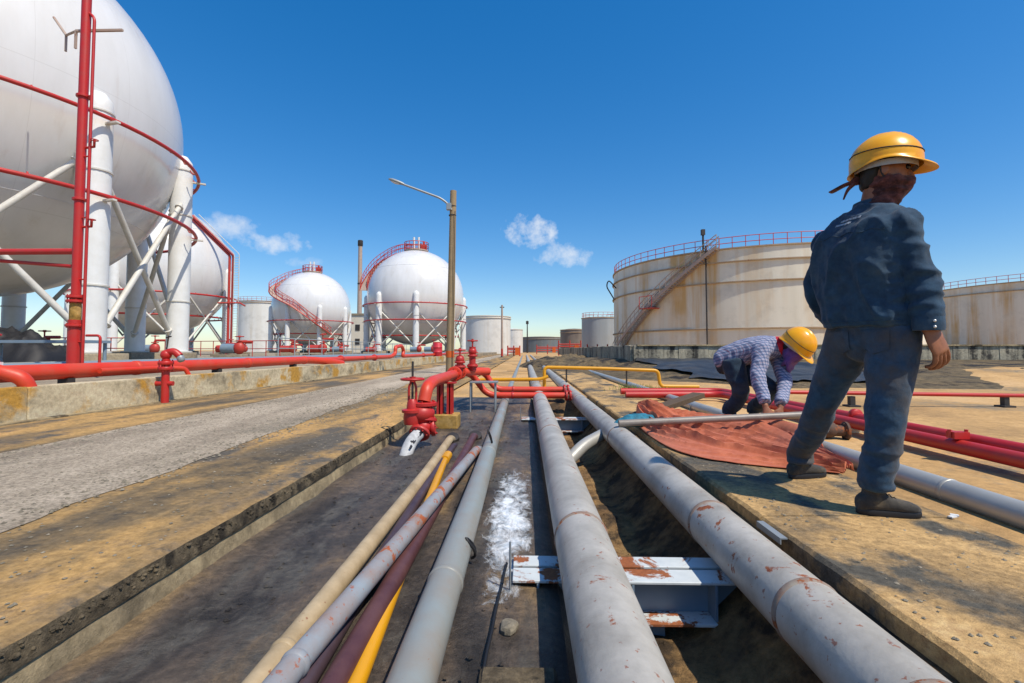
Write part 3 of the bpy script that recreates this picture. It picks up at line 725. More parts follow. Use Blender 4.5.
# ================================================================ FLAT-TOPPED TANKS
def tank(loc, rad, z0, z1, label, mat, girders=(), rail='red_far', seg=72, name='storage_tank', roof=.4, group=None, posts=48, girmat='girder'):
    cx, cy = loc; t = thing(name, (cx, cy, z0), label, 'tank', group)
    MB().lathe([(rad, z0), (rad, z1), (rad - .05, z1 + .02), (rad * .5, z1 + roof * .7), (0, z1 + roof)], (cx, cy, 0), seg).build('shell', mat, t, 30)
    for z in girders:
        MB().lathe([(rad + .005, z - .07), (rad + .17, z - .045), (rad + .17, z + .045), (rad + .005, z + .07)], (cx, cy, 0), seg).build('wind_girder', girmat, t, 30)
    MB().lathe([(rad + .005, z1 - .08), (rad + .12, z1 - .05), (rad + .12, z1 + .06), (rad - .02, z1 + .08)], (cx, cy, 0), seg).build('rim', girmat, t, 30)
    if rail:
        hr = MB()
        for h in (.45, .95): hr.tube(arc(cx, cy, z1 + .05 + h, rad - .1, 0, 2 * PI, seg)[:-1], .034, 5, closed=True)
        rail_posts(hr, arc(cx, cy, z1 + .03, rad - .1, 0, 2 * PI, posts)[:-1], .98, .032)
        hr.build('guardrail', rail, t, 60)
    return t
T1 = tank((25.3, 54.4), 15, .1, 9.5, 'big cream storage tank with diagonal stair and ochre rust stains', 'tank_cream', (8.35, 6.6, 2.6), seg=120, posts=90)
cx, cy = 25.3, 54.4
def onT(a, z, r): return Vector((cx + r * math.cos(a), cy + r * math.sin(a), z))
n = 60; inn = [onT(lerp(R(188), R(236), i / n), lerp(.4, 9.6, i / n), 15.1) for i in range(n + 1)]; out = [onT(lerp(R(188), R(236), i / n), lerp(.4, 9.6, i / n), 15.95) for i in range(n + 1)]
st = MB()
for L in (inn, out):
    for i in range(n):
        a, b = L[i], L[i + 1]; k = len(st.v); d = Vector((0, 0, .16)); o_ = (b - a).cross(d).normalized() * .03
        st.v += [a - d - o_, b - d - o_, b + d - o_, a + d - o_, a - d + o_, b - d + o_, b + d + o_, a + d + o_]
        st.f += [(k, k + 1, k + 2, k + 3), (k + 7, k + 6, k + 5, k + 4), (k + 3, k + 2, k + 6, k + 7), (k + 1, k, k + 4, k + 5)]
sto = st.build('stair', 'stair_brown', T1, 30)
tr = MB()
for i in range(n): m = (inn[i] + out[i]) / 2; tr.box(m, (.85, .26, .03), math.atan2(inn[i].y - cy, inn[i].x - cx))
tr.build('tread', 'stair_brown', sto, 0)
hr = MB()
for L in (inn, out):
    hr.tube([p + Vector((0, 0, 1.05)) for p in L], .04, 5); hr.tube([p + Vector((0, 0, .6)) for p in L], .03, 5); rail_posts(hr, L, 1.05, .03, 3)
hr.build('handrail', 'stair_brown', sto, 60)
a = R(211); mb = MB().box(onT(a, 4.75, 15.6), (1.1, 1.6, .08), a)
for s in (-.7, .7):
    for h in (.5, 1.0): pass
mb.tube([onT(a - .05, 4.8, 16.1), onT(a - .05, 5.9, 16.1), onT(a + .05, 5.9, 16.1), onT(a + .05, 4.8, 16.1)], .04, 5); mb.build('landing', 'red_far', sto, 0)
MB().tube([onT(R(232), .2, 15.25), onT(R(232), 9.9, 15.25)], .07, 8).build('downpipe', 'dark_iron', T1, 60)
MB().tube([onT(R(231), 9.5, 15.1), onT(R(231), 11.4, 15.1)], .09, 8).box(onT(R(231), 11.2, 15.1), (.3, .3, .5)).build('vent_mast', 'dark_iron', T1, 30)
MB().tube(bend([onT(R(184), 7.6, 15.2), onT(R(183), 8.6, 16.0), onT(R(182), 7.9, 16.2), onT(R(182), 6.4, 15.3)], .4), .07, 8).build('foam_pipe', 'dark_iron', T1, 60)
T2 = tank((77.5, 72.0), 15, .1, 9.7, 'cream storage tank with rust streak at the right edge of the picture', 'tank_cream', (8.6,), seg=96, posts=80)
tank((-7.9, 100), 4.9, .0, 7.6, 'white storage tank standing right behind the street lamp pole', 'tank_white', (7.2,), None, 56, girmat='building')
tank((-3.2, 134), 2.6, .0, 6.4, 'small white tank peeking from behind the white tank near the pipes', 'tank_white', (), None, 40, girmat='building')
tank((5.4, 160), 7.6, .0, 4.9, 'low dark grey tank at the far end of the pipes', 'tank_dark', (4.3,), None, 56)
tank((12.6, 124), 3.5, .0, 5.9, 'brownish tank between the dark tank and the red railed tank', 'tank_brown', (5.2,), None, 40)
tank((14.7, 94), 3.6, .0, 6.9, 'grey tank with a red rail left of the big cream tank', 'tank_grey', (), 'red_far', 40, posts=24)
tank((-66, 118), 5.2, .33, 12.6, 'white tank with a red rail between two distant spheres', 'tank_white', (12.2,), 'red_far', 48, posts=30)
# pale service building behind the third sphere
bl = thing('service_building', (-34.5, 96, .33), 'pale flat roofed building behind the sphere with winding stairway', 'building')
MB().box((-34.0, 97, 4.0), (7.4, 6, 7.4)).build('wall', 'building', bl, 0, bevel=.03)
MB().box((-34.0, 97, 7.85), (7.8, 6.4, .3)).build('roof', 'pad', bl, 0)
for i in range(4):
    for j in range(2):
        w = MB().box((-36.5 + i * 1.7, 93.97, 2.4 + j * 2.8), (.9, .1, 1.2)).build('window', 'dark_iron', bl, 0)
ch = thing('chimney', (-35.9, 103, .33), 'tall slim dark chimney stack rising between the two distant spheres', 'chimney')
MB().lathe([(.62, .33), (.5, 8), (.42, 22.8), (.42, 23.4)], (-35.9, 103, 0), 20).build('stack', 'stair_brown', ch, 40)
MB().lathe([(.48, 23.4), (.55, 23.5), (.55, 24.6), (.45, 24.7)], (-35.9, 103, 0), 20).build('crown', 'dark_iron', ch, 40)
MB().lathe([(.44, 15.0), (.52, 15.05), (.52, 15.3), (.44, 15.35)], (-35.9, 103, 0), 20).build('band', 'dark_iron', ch, 40)

# ================================================================ PIPES IN AND OVER THE TRENCH
def long_pipe(name, label, pts, r, mat, welds=(), seg=28, weldmat=None, rad=.1, group=None, wobble=0):
    p = bend(pts, rad)
    t = thing(name, (p[0].x, p[0].y, p[0].z - r), label, 'pipe', group)
    # subdivide so that long runs sag a little
    q = [p[0]]
    for a, b in zip(p, p[1:]):
        n = max(1, int((b - a).length / .5)) if (b - a).length < 40 else 40
        for i in range(1, n + 1): q.append(a.lerp(b, i / n) + Vector((N(i * .3, 1) * wobble, 0, N(i * .3, 5) * wobble)))
    MB().tube(q, r, seg).build('pipe', mat, t, 60)
    for d in welds:
        acc = 0
        for a, b in zip(q, q[1:]):
            L = (b - a).length
            if acc + L >= d:
                c = a.lerp(b, (d - acc) / L); ax = (b - a).normalized()
                MB().lathe([(r * .995, -.014), (r + .003, -.009), (r + .0045, 0), (r + .003, .009), (r * .995, .014)], c, seg, ax).build('weld_bead', weldmat or mat, t, 60); break
            acc += L
    return t
paint('weld_rust', '#8d8578', '#7a4a34', .8, rust_at=.55, rough=.7, scale=14, rscale=22)
long_pipe('steel_pipe', 'thick silver pipe with rust patches running down the middle of the trench', [(.235, -1.5, -.022), (.235, 12, -.02), (.245, 70, -.0)], .11, 'silver_pipe', (3.55, 5.9, 8.2, 12.5), 40, 'weld_rust')
long_pipe('steel_pipe', 'thick silver pipe with ring welds running beside the walkway slab edge', [(.852, -1.5, -.026), (.85, 12, -.024), (.78, 70, -.0)], .104, 'silver_pipe', (2.55, 3.0, 3.75, 5.9, 9.0), 40, 'weld_rust')
long_pipe('steel_pipe', 'silver grey pipe on low stands along the far side of the walkway', [(2.30, -1.5, .004), (2.31, 9.0, .0), (2.31, 30, -.01)], .066, 'silver_far', (4.2, 7.1), 28, 'silver_far')
long_pipe('steel_pipe', 'blue grey steel pipe lying on the trench floor beside the white foam', [(-.285, -1.5, -.092), (-.30, 3, -.092), (-.33, 7.0, -.08), (-.34, 60, .02)], .064, 'bluegrey_pipe', (3.3, 5.5, 8), 28, 'bluegrey_pipe')
long_pipe('thin_pipe', 'cream painted pipe, leftmost of the bundle in the trench', [(-.69, -1.5, -.10), (-.70, 3.4, -.10), (-.735, 4.75, -.10), (-.75, 5.1, -.19)], .036, 'cream_pipe', (2.9,), 20)
long_pipe('thin_pipe', 'pale blue grey pipe with orange rust crossing over the trench bundle', [(-.66, -1.5, -.075), (-.62, 1.25, -.07), (-.52, 2.2, -.042), (-.41, 4.1, -.075), (-.39, 4.5, -.17)], .036, 'pale_pipe', (2.8,), 20)
long_pipe('thin_pipe', 'maroon painted pipe in the middle of the trench bundle', [(-.50, -1.5, -.115), (-.505, 1.3, -.115), (-.51, 3.4, -.115), (-.52, 4.9, -.10), (-.52, 5.2, -.19)], .036, 'maroon_pipe', (), 20)
long_pipe('thin_pipe', 'yellow painted pipe running under the maroon one in the trench', [(-.43, -1.5, -.132), (-.455, 1.3, -.132), (-.66, 4.0, -.128), (-.66, 4.25, -.19)], .026, 'yellow_paint', (), 18)
long_pipe('thin_pipe', 'dark purple pipe beneath the cream and pale pipes', [(-.59, -1.5, -.128), (-.595, 1.3, -.128), (-.66, 3.3, -.128), (-.68, 4.6, -.14), (-.68, 4.8, -.2)], .03, 'purple_pipe', (), 18)
for x, y, lb in ((-.742, 4.93, 'cream'), (-.52, 5.04, 'maroon')):
    o = MB().lathe([(.038, -.03), (.068, -.025), (.07, .02), (.04, .03)], (x, y, -.135), 20, (0, .5, -.85)).build('pipe_sleeve', 'dark_iron', None, 50)
    tag(o, 'dark rubber sleeve where the %s pipe enters the ground' % lb, 'sleeve', 'pipe sleeves at the trench floor')
# yellow couplings at the end of the yellow pipe
o = MB().tube([(-.655, 3.93, -.126), (-.66, 4.13, -.128)], .037, 18).build('pipe_coupling', 'yellow_paint', None, 50); tag(o, 'fat yellow coupling at the end of the yellow trench pipe', 'coupling')
# black hose and wire loops
o = MB().tube([Vector((-.07 - .05 * math.sin(y * 1.4) + .02 * N(y * 3, 1), y, -.146)) for y in [.6 + .1 * i for i in range(16)]], .0055, 8).build('black_hose', 'rubber', None, 60); tag(o, 'thin black hose lying on the floor between the silver and blue grey pipes', 'hose')
for (x, y, s, lb) in ((-.235, 2.1, .05, 'black wire loop hanging on the blue grey pipe, nearer the camera'), (-.30, 4.15, .12, 'black wire loop hooked over the blue grey pipe, farther off')):
    pts = [Vector((x + .02 * math.sin(i * .6), y + s * .2 * math.cos(i * .5), -.13 + s * (1 - math.cos(i * .39)) * .9)) for i in range(15)]
    o = MB().tube(pts, .006, 6).build('wire_loop', 'rubber', None, 60); tag(o, lb, 'wire', 'wire loops on the trench pipe')

# pipe supports: twin steel beams on a post
def pipe_support(y, label):
    t = thing('pipe_support', (.45, y, -.36), label, 'pipe support', 'pipe supports across the trench')
    x0, x1 = -.05, .985; L = x1 - x0; xm = (x0 + x1) / 2
    for dy, w in ((-.058, .112), (.068, .095)): MB().box((xm, y + dy, -.1365), (L, w, .011)).build('top_flange', 'beam_paint', t, 0, bevel=.002)
    for dy in (-.03, .055): MB().box((xm, y + dy, -.212), (L - .002, .010, .138)).build('web', 'blue_steel', t, 0)
    MB().box((xm, y - .01, -.288), (L, .235, .012)).build('bottom_flange', 'beam_paint', t, 0, bevel=.002)
    for xx in (.05, .42, .74): MB().box((xx, y - .075, -.212), (.009, .078, .137)).build('stiffener', 'blue_steel', t, 0)
    MB().box((.50, y - .07, -.40), (.10, .012, .21)).box((.456, y - .0, -.40), (.010, .128, .21)).box((.50, y + .07, -.40), (.10, .012, .21)).build('post', 'blue_steel', t, 0)
    MB().tube([(-.058, y - .15, -.29), (-.058, y - .145, .03)], .0045, 6).build('rod', 'galv', t, 60)
    return t
pipe_support(2.03, 'rusty white steel twin beam pipe support in the foreground trench')
pipe_support(6.4, 'second twin beam pipe support under the silver pipes, farther along the trench')
for y, lb in ((11.5, 'low'), ):
    pass
for i, (y, lb) in enumerate(((12.5, 'first'), (18.5, 'second'), (26, 'third'))):
    t = thing('sleeper', (.5, y, -.05), '%s concrete sleeper under the far run of silver pipes' % lb, 'sleeper', 'concrete sleepers under the far pipes')
    MB().box((.3, y, -.0895 + .005), (2.0, .25, .075)).build('block', 'concrete', t, 0, bevel=.01)
    MB().box((.3, y, -.040), (2.0, .08, .02)).build('wear_plate', 'rust_iron', t, 0)
for y in (1.9, 4.6, 6.6):
    o = MB().box((2.305, y, -.0965 + .02), (.05, .05, .11)).box((2.305, y, -.06), (.16, .10, .02)).tube([(2.235, y, -.06), (2.235, y, .03)], .008, 6).tube([(2.375, y, -.06), (2.375, y, .03)], .008, 6).build('pipe_stand', 'galv', None, 0)
    tag(o, 'short galvanised stand under the pipe along the walkway, ' + {1.9: 'nearest', 4.6: 'middle', 6.6: 'farthest'}[y] + ' one', 'stand', 'stands under the walkway pipe')
long_pipe('branch_pipe', 'short whitish pipe stub slanting into the bank beside the silver pipe', [(.82, 4.85, -.05), (.56, 4.62, -.13), (.40, 4.45, -.24)], .058, 'silver_far', (), 20)
# stone
mb = MB().ball((-.055, 1.64, -.155), (.028, .042, .022), 10, 7)
for v in mb.v: v += Vector((N(v.x * 22, v.y * 22, 1), N(v.x * 22, v.y * 22, 2), N(v.x * 22, v.y * 22, 3))) * .014
tag(mb.build('stone', 'stone', None, 30), 'pale grey stone lying beside the foreground pipe support', 'stone')
MBs = MB().box((-.02, 1.15, -.165), (.22, .55, .05)); tag(MBs.build('concrete_slab', 'concrete_dark', None, 0, bevel=.01), 'small dark concrete slab on the trench floor at the bottom edge', 'slab')
# white foam residue: a thin soft film that follows the floor
mb = MB(); mb.grid(lambda u, v: (lerp(-.232, .10, u), lerp(1.7, 3.85, v), -.1535 + .012 * FB(lerp(-.232, .10, u) * 2, lerp(1.7, 3.85, v) * 1.2) + .005 * max(0, N(lerp(-.232, .10, u) * 20, lerp(1.7, 3.85, v) * 14, 6))), 40, 220)
tag(mb.build('foam_residue', 'foam_white', None, 60), 'white foamy residue spilled on the trench floor beside the blue grey pipe', 'foam', kind='stuff')

# ================================================================ RED VALVE MANIFOLD
mf = thing('valve_manifold', (-.97, 5.8, -.16), 'red fire water manifold with handwheel valve at the end of the trench', 'manifold')
hx = -.965
MB().tube(bend([(hx, 7.2, .44), (hx, 5.0, .44), (hx, 4.72, .40), (hx - .02, 4.68, .27)], .16, 8), .062, 22).build('header_pipe', 'red_main', mf, 60)
vb = MB().flange((hx - .02, 4.68, .245), (0, 0, 1), .125, .035, 22, 8).lathe([(.09, .08), (.12, .12), (.13, .16), (.12, .20), (.085, .235)], (hx - .04, 4.66, 0), 22).flange((hx - .02, 4.68, .09), (0, .25, 1), .125, .035, 22, 8).build('valve_body', 'red_paint', mf, 50)
MB().ball((hx - .02, 4.66, .03), (.095, .10, .085), 18, 12).build('strainer', 'red_paint', mf, 60)
MB().flange((hx - .035, 4.56, -.015), (-.15, -.75, -.6), .10, .035, 20, 8).flange((hx + .07, 4.68, .02), (1, .1, .1), .085, .04, 18, 6).build('flange', 'red_paint', mf, 50)
yk = MB()
for s in (-1, 1): yk.tube(bend([(hx - .115 + s * .035, 4.60, .24), (hx - .115 + s * .035, 4.60, .42), (hx - .115 + s * .012, 4.60, .47)], .03), .012, 8)
yk.lathe([(.075, .06), (.085, .12), (.08, .17), (.10, .175), (.10, .20), (.055, .21), (.05, .27), (.03, .3)], (hx - .115, 4.60, 0), 16)
yk.build('yoke', 'red_paint', mf, 50)
stm = MB().tube([(hx - .115, 4.60, .26), (hx - .115, 4.60, .66)], .011, 8).build('stem', 'dark_iron', mf, 60)
MB().wheel((hx - .115, 4.60, .49), (0, 0, 1), .105, .012, 4).build('handwheel', 'red_paint', mf, 60)
wr = MB().tube(bend([(hx - .04, 4.55, -.02), (hx - .085, 4.40, -.075), (hx - .11, 4.30, -.2)], .1), .058, 20).build('wrapped_stub', 'white_wrap', mf, 60)
rn = random.Random(3); mk = MB()
for i in range(16):
    u = rn.random(); c = Vector((hx - .04, 4.55, -.02)).lerp(Vector((hx - .10, 4.33, -.13)), u); a = rn.uniform(-1.9, .6)
    n_ = Vector((math.cos(a) * .75, -.35, .6 + math.sin(a) * .3)).normalized(); ax = Vector((-.06, -.22, -.11)).normalized(); n_ = (n_ - ax * n_.dot(ax)).normalized(); tg = ax.cross(n_)
    p = c + n_ * .0585; l = rn.uniform(.008, .022); w = rn.uniform(.006, .014); k = len(mk.v); sk = rn.uniform(-.6, .6)
    for s1, s2 in ((-1, -1), (1, -1), (1, 1), (-1, 1)): mk.v.append(p + ax * (l * s1) + (tg + ax * sk) * (w * s2) - n_ * .006 * abs(s2) * .1)
    for q in range(4): mk.v.append(mk.v[k + q] + n_ * .0025)
    mk.f += [(k + 4, k + 5, k + 6, k + 7), (k, k + 1, k + 5, k + 4), (k + 1, k + 2, k + 6, k + 5), (k + 2, k + 3, k + 7, k + 6), (k + 3, k, k + 4, k + 7)]
mk.build('black_marks', 'black_tape', wr, 0)
for x in (-1.02, -.90):
    s = MB().box((x, 5.78, .19), (.014, .10, .38)).box((x, 5.735, .19), (.07, .010, .38)).box((x, 5.825, .19), (.07, .010, .38)).build('support_post', 'red_paint', mf, 0)
MB().box((-.96, 5.78, .375), (.26, .14, .014)).build('support_plate', 'red_paint', mf, 0)
blk = MB().box((-.945, 5.80, -.08), (.30, .28, .17)).build('concrete_block', 'block', None, 0, bevel=.012); tag(blk, 'ochre concrete block under the red manifold posts', 'block')
# second header cross piece and small upright valves
MB().flange((hx, 6.55, .44), (0, 1, 0), .105, .05, 20, 8).flange((hx, 7.05, .44), (0, 1, 0), .105, .05, 20, 8).tube([(hx, 7.2, .44), (hx + .25, 7.45, .44), (hx + .38, 7.6, .43)], .062, 18).ball((hx, 7.2, .44), .085, 16, 10).build('tee', 'red_main', mf, 50)
for (x, y, h) in ((-.93, 6.85, .22), (-.80, 7.3, .36)):
    vv = MB().tube([(x, y, .46), (x, y, .46 + h)], .05, 14).flange((x, y, .53), (0, 0, 1), .085, .035, 16, 6).flange((x, y, .46 + h * .62), (0, 0, 1), .075, .03, 16).ball((x, y, .46 + h * .8), .065, 14, 9).build('hydrant_valve', 'red_paint', mf, 50)
    MB().tube([(x, y, .46 + h), (x, y, .46 + h + .12)], .012, 8).wheel((x, y, .46 + h + .09), (0, 0, 1), .075, .010, 4).build('handwheel', 'red_paint', vv, 60)
MB().box((-.62, 7.3, .285), (.42, .26, .02)).build('shelf', 'galv', mf, 0)
for x_, y_ in ((-.82, 7.2), (-.45, 7.2), (-.82, 7.4), (-.45, 7.4)): MB().tube([(x_, y_, -.16), (x_, y_, .28)], .012, 8).build('shelf_leg', 'galv', mf, 60)
# the pair of red pipes that dives under the silver pipes
for i, (y, z, lb) in enumerate(((7.72, .045, 'nearer'), (8.12, .105, 'farther'))):
    xs = -.93 + .16 * i
    t = thing('cross_pipe', (0, y, -.05), '%s red pipe of the pair dropping from the manifold under the silver pipes' % lb, 'pipe', 'red pipes crossing under the silver pipes')
    MB().tube(bend([(-.93, 7.35 + .2 * i, .43), (-.84 + .16 * i, y, .36 + .03 * i), (-.60 + .1 * i, y, z), (.66, y, z)], .14, 8), .05, 18).build('pipe', 'red_main', t, 60)
    MB().flange((.66, y, z), (1, 0, 0), .085, .03, 18, 6).flange((.72, y, z), (1, 0, 0), .085, .03, 18, 6).build('flange', 'red_paint', t, 50)
    MB().lathe([(.051, -.02), (.056, -.01), (.056, .01), (.051, .02)], (-.2, y, z), 18, (1, 0, 0)).build('collar', 'red_paint', t, 50)
    # re-emerges beyond the walkway and turns to run toward the camera
    xe = 3.16 + .13 * i
    t2 = thing('yard_pipe', (xe, 5, -.04), '%s red pipe of the pair in the sand yard beyond the walkway' % ('left' if i == 0 else 'right'), 'pipe', 'red pipes in the right yard')
    MB().tube(bend([(1.62, y + .1, .05 + .02 * i), (xe, y + .1, .06 + .02 * i), (xe, -1.5, .075 + .05 * i)], .22, 8), .052, 18).build('pipe', 'red_paint', t2, 60)
    for yy in (2.6, 4.4, 6.3):
        MB().lathe([(.053, -.03), (.062, -.02), (.062, .02), (.053, .03)], (xe, yy + .5 * i, .075 + .05 * i - .002), 18, (0, 1, 0)).build('collar', 'red_paint', t2, 50)
cl = MB().box((3.16, 3.62, .15), (.11, .07, .05)).tube([(3.10, 3.62, .13), (3.10, 3.62, .19)], .012, 6).tube([(3.22, 3.62, .13), (3.22, 3.62, .19)], .012, 6).build('pipe_clamp', 'red_paint', None, 0); tag(cl, 'small red bolted clamp on top of the yard pipe', 'clamp')
for (x, y) in ((3.22, 2.2), (3.22, 4.9), (2.4, 8.25)):
    o = MB().box((x, y, -.02), (.38, .12, .06)).build('pipe_block', 'concrete', None, 0, bevel=.008); tag(o, 'low concrete block carrying the red yard pipes, ' + {2.2: 'nearest', 4.9: 'middle', 8.25: 'farthest'}[y] + ' one', 'block', 'blocks under the yard pipes')
rv = thing('rusty_valve', (2.78, 4.55, -.05), 'rusty brown valve body lying in the sand between the standing worker\'s legs', 'valve')
MB().tube([(2.62, 4.55, .03), (2.94, 4.50, .03)], .05, 14).ball((2.78, 4.53, .04), (.09, .085, .08), 14, 9).build('body', 'rust_iron', rv, 50)
for x in (2.63, 2.93): MB().flange((x, 4.55 - (x - 2.62) * .15, .03), (1, -.15, 0), .085, .025, 16, 6).build('flange', 'rust_iron', rv, 50)
# thin red rail pipe along the foot of the berm
t = thing('rail_pipe', (6, 7.2, -.05), 'thin red pipe on short posts crossing the sand yard on the right', 'pipe')
MB().tube([(3.55, 7.05, .165), (7.2, 7.05, .06 + .06), (13, 7.3, .10)], .028, 12).build('pipe', 'red_paint', t, 60)
for x in (4.7, 6.85, 9.2): MB().box((x, 7.08 + .0 * x, .02), (.07, .07, .17)).box((x, 7.08, -.035), (.16, .16, .03)).build('post', 'dark_iron', t, 0)
# yellow gas pipe
t = thing('gas_pipe', (1.5, 10.5, -.05), 'yellow pipe stepping down beyond the walkway behind the orange tarpaulin', 'pipe')
MB().tube(bend([(.42, 10.5, -.05), (.42, 10.5, .395), (1.6, 10.5, .37), (2.88, 10.5, .325), (2.92, 10.5, -.015), (3.75, 10.5, -.02)], .10, 6), .038, 14).build('pipe', 'yellow_paint', t, 60)
for x in (.9, 2.2): MB().tube([(x, 10.5, -.04), (x, 10.5, .36)], .018, 8).build('support', 'dark_iron', t, 60)
t = thing('gas_pipe', (-.4, 10.4, -.05), 'yellow pipe crossing beneath the silver pipes behind the red manifold', 'pipe')
MB().tube(bend([(-1.0, 10.4, -.04), (-1.0, 10.4, .13), (.33, 10.4, .14), (.50, 10.4, .2)], .08, 5), .036, 14).build('pipe', 'yellow_paint', t, 60)

# ================================================================ LEFT: FIRE MAIN, HYDRANTS, PIPE RACK
t = thing('fire_main', (-5.85, 8, .33), 'thick orange red fire main lying along the top of the retaining wall', 'pipe')
MB().tube(bend([(-5.86, -2, .50), (-5.86, 12.9, .50), (-5.60, 13.7, .44), (-5.5, 14.3, .36)], .35, 8), .098, 22).build('pipe', 'red_main', t, 60)
for y in (1.5, 4.2, 7.1, 10.0, 12.6): MB().lathe([(.099, -.05), (.107, -.04), (.107, .04), (.099, .05)], (-5.86, y, .50), 22, (0, 1, 0)).build('collar', 'red_main', t, 50)
MB().tube(bend([(-5.70, 6.3, .49), (-5.70, 7.5, .49), (-5.58, 7.75, .47), (-5.55, 7.8, .36)], .1), .035, 14).build('branch_pipe', 'red_main', t, 60)
for y in (3, 6, 9, 12): MB().box((-5.86, y, .37), (.14, .10, .08)).build('shoe', 'dark_iron', t, 0)
t = thing('fire_main', (-5.95, 17, .33), 'thinner red pipe continuing from the fire main to the upright pipe loop', 'pipe')
MB().tube(bend([(-6.0, 13.2, .47), (-6.0, 21.4, .47), (-5.95, 21.9, .6), (-5.95, 21.9, .90), (-5.95, 23.0, .98), (-5.95, 23.4, .75), (-5.95, 23.2, .47), (-5.95, 60, .45)], .4, 8), .085, 18).build('pipe', 'red_main', t, 60)
for y in (15.5, 19, 28, 36): MB().flange((-6.0 + (.05 if y > 22 else 0), y, .47), (0, 1, 0), .13, .06, 16).build('flange', 'red_paint', t, 50)
# valve set at the left edge
t = thing('valve_set', (-5.9, 5.05, .33), 'red valve set with elbow at the left edge of the picture on the wall', 'valve')
MB().tube(bend([(-6.3, 5.0, .58), (-5.72, 5.05, .55), (-5.52, 5.15, .46), (-5.50, 5.2, .33)], .14, 8), .075, 20).build('elbow', 'red_main', t, 60)
MB().lathe([(.06, .55), (.085, .60), (.09, .70), (.06, .76), (.03, .82)], (-6.0, 5.2, 0), 18).flange((-6.0, 5.2, .62), (0, 0, 1), .12, .03, 18, 8).flange((-6.0, 5.2, .72), (0, 0, 1), .10, .03, 18, 8).build('bonnet', 'red_paint', t, 50)
MB().tube([(-6.0, 5.2, .8), (-6.0, 5.2, .98)], .014, 8).wheel((-6.0, 5.2, .94), (0, 0, 1), .10, .013, 4).build('handwheel', 'red_paint', t, 60)
MB().box((-5.86, 5.21, .60), (.07, .012, .07)).build('tag_plate', 'white_paint', t, 0)
# hydrant in front of the wall
t = thing('hydrant', (-5.27, 6.92, 0), 'red hydrant standpipe in front of the retaining wall', 'hydrant')
MB().tube([(-5.27, 6.92, -.01), (-5.27, 6.92, .62)], .052, 18).build('standpipe', 'red_paint', t, 60)
MB().tube([(-5.42, 6.90, .28), (-5.27, 6.92, .28), (-5.16, 6.93, .28)], .034, 14).flange((-5.43, 6.90, .28), (1, 0, 0), .062, .04, 16).build('side_outlet', 'red_paint', t, 50)
hd = MB().flange((-5.27, 6.92, .50), (0, 0, 1), .10, .05, 18, 6).flange((-5.27, 6.92, .58), (0, 0, 1), .10, .05, 18, 6).tube(bend([(-5.27, 6.92, .6), (-5.27, 6.92, .73), (-5.16, 6.93, .76), (-5.08, 6.94, .68)], .06), .05, 16).ball((-5.27, 6.92, .70), .075, 14, 9).build('head', 'red_paint', t, 50)
MB().lathe([(.045, 0), (.05, .02), (.05, .07), (.03, .09)], (-5.08, 6.94, .68), 14, (.35, .05, -.9)).build('outlet_cap', 'galv', hd, 50)
MB().tube([(-5.27, 6.92, .74), (-5.24, 6.92, .98)], .010, 8).tube([(-5.28, 6.92, .95), (-5.20, 6.92, .97)], .01, 6).build('lever', 'dark_iron', hd, 60)
# low pipe rack behind the main
rk = thing('pipe_rack', (-8.2, 12, .33), 'low rack of blue grey pipes running behind the fire main', 'pipe rack')
for i, (x, z, r) in enumerate(((-7.4, .47, .05), (-7.65, .46, .04), (-7.95, .49, .07), (-8.3, .47, .05), (-8.65, .49, .07), (-9.1, .47, .05))):
    MB().tube([(x, 5.0, z), (x, 75, z)], r, 12).build('pipe', ('bluegrey_pipe', 'silver_far', 'blue_steel', 'silver_far', 'bluegrey_pipe', 'white_steel')[i], rk, 60)
for y in [6 + 3.5 * i for i in range(18)]:
    MB().box((-8.2, y, .385), (2.2, .1, .07)).box((-7.3, y, .345), (.1, .1, .05)).box((-9.1, y, .345), (.1, .1, .05)).build('trestle', 'blue_steel', rk, 0)
# railings among the sphere columns
def railing(a, b, label, z=.33, h=1.05, mat='grey_rail', n=10):
    t = thing('railing', (a[0], a[1], z), label, 'railing', 'railings in the tank yard'); A = Vector((*a, z)); B = Vector((*b, z))
    for k in (.5, 1.0): MB().tube([A + Vector((0, 0, h * k)), B + Vector((0, 0, h * k))], .028, 6).build('rail', mat, t, 60)
    for i in range(n + 1):
        p = A.lerp(B, i / n); MB().tube([p, p + Vector((0, 0, h))], .026, 6).build('post', mat, t, 60)
railing((-12.5, 24), (-12.5, 52), 'grey handrail running between the pipe rack and the distant spheres', n=16)
railing((-28, 60), (-12.5, 60.0 - 6), 'grey handrail in front of the sphere with winding stairway', n=12)
railing((-26, 34), (-12.7, 30), 'red handrail under the half hidden sphere', mat='red_far', n=12)
railing((-30, 22), (-20, 24), 'red handrail behind the columns of the nearest sphere', mat='red_far', n=10)
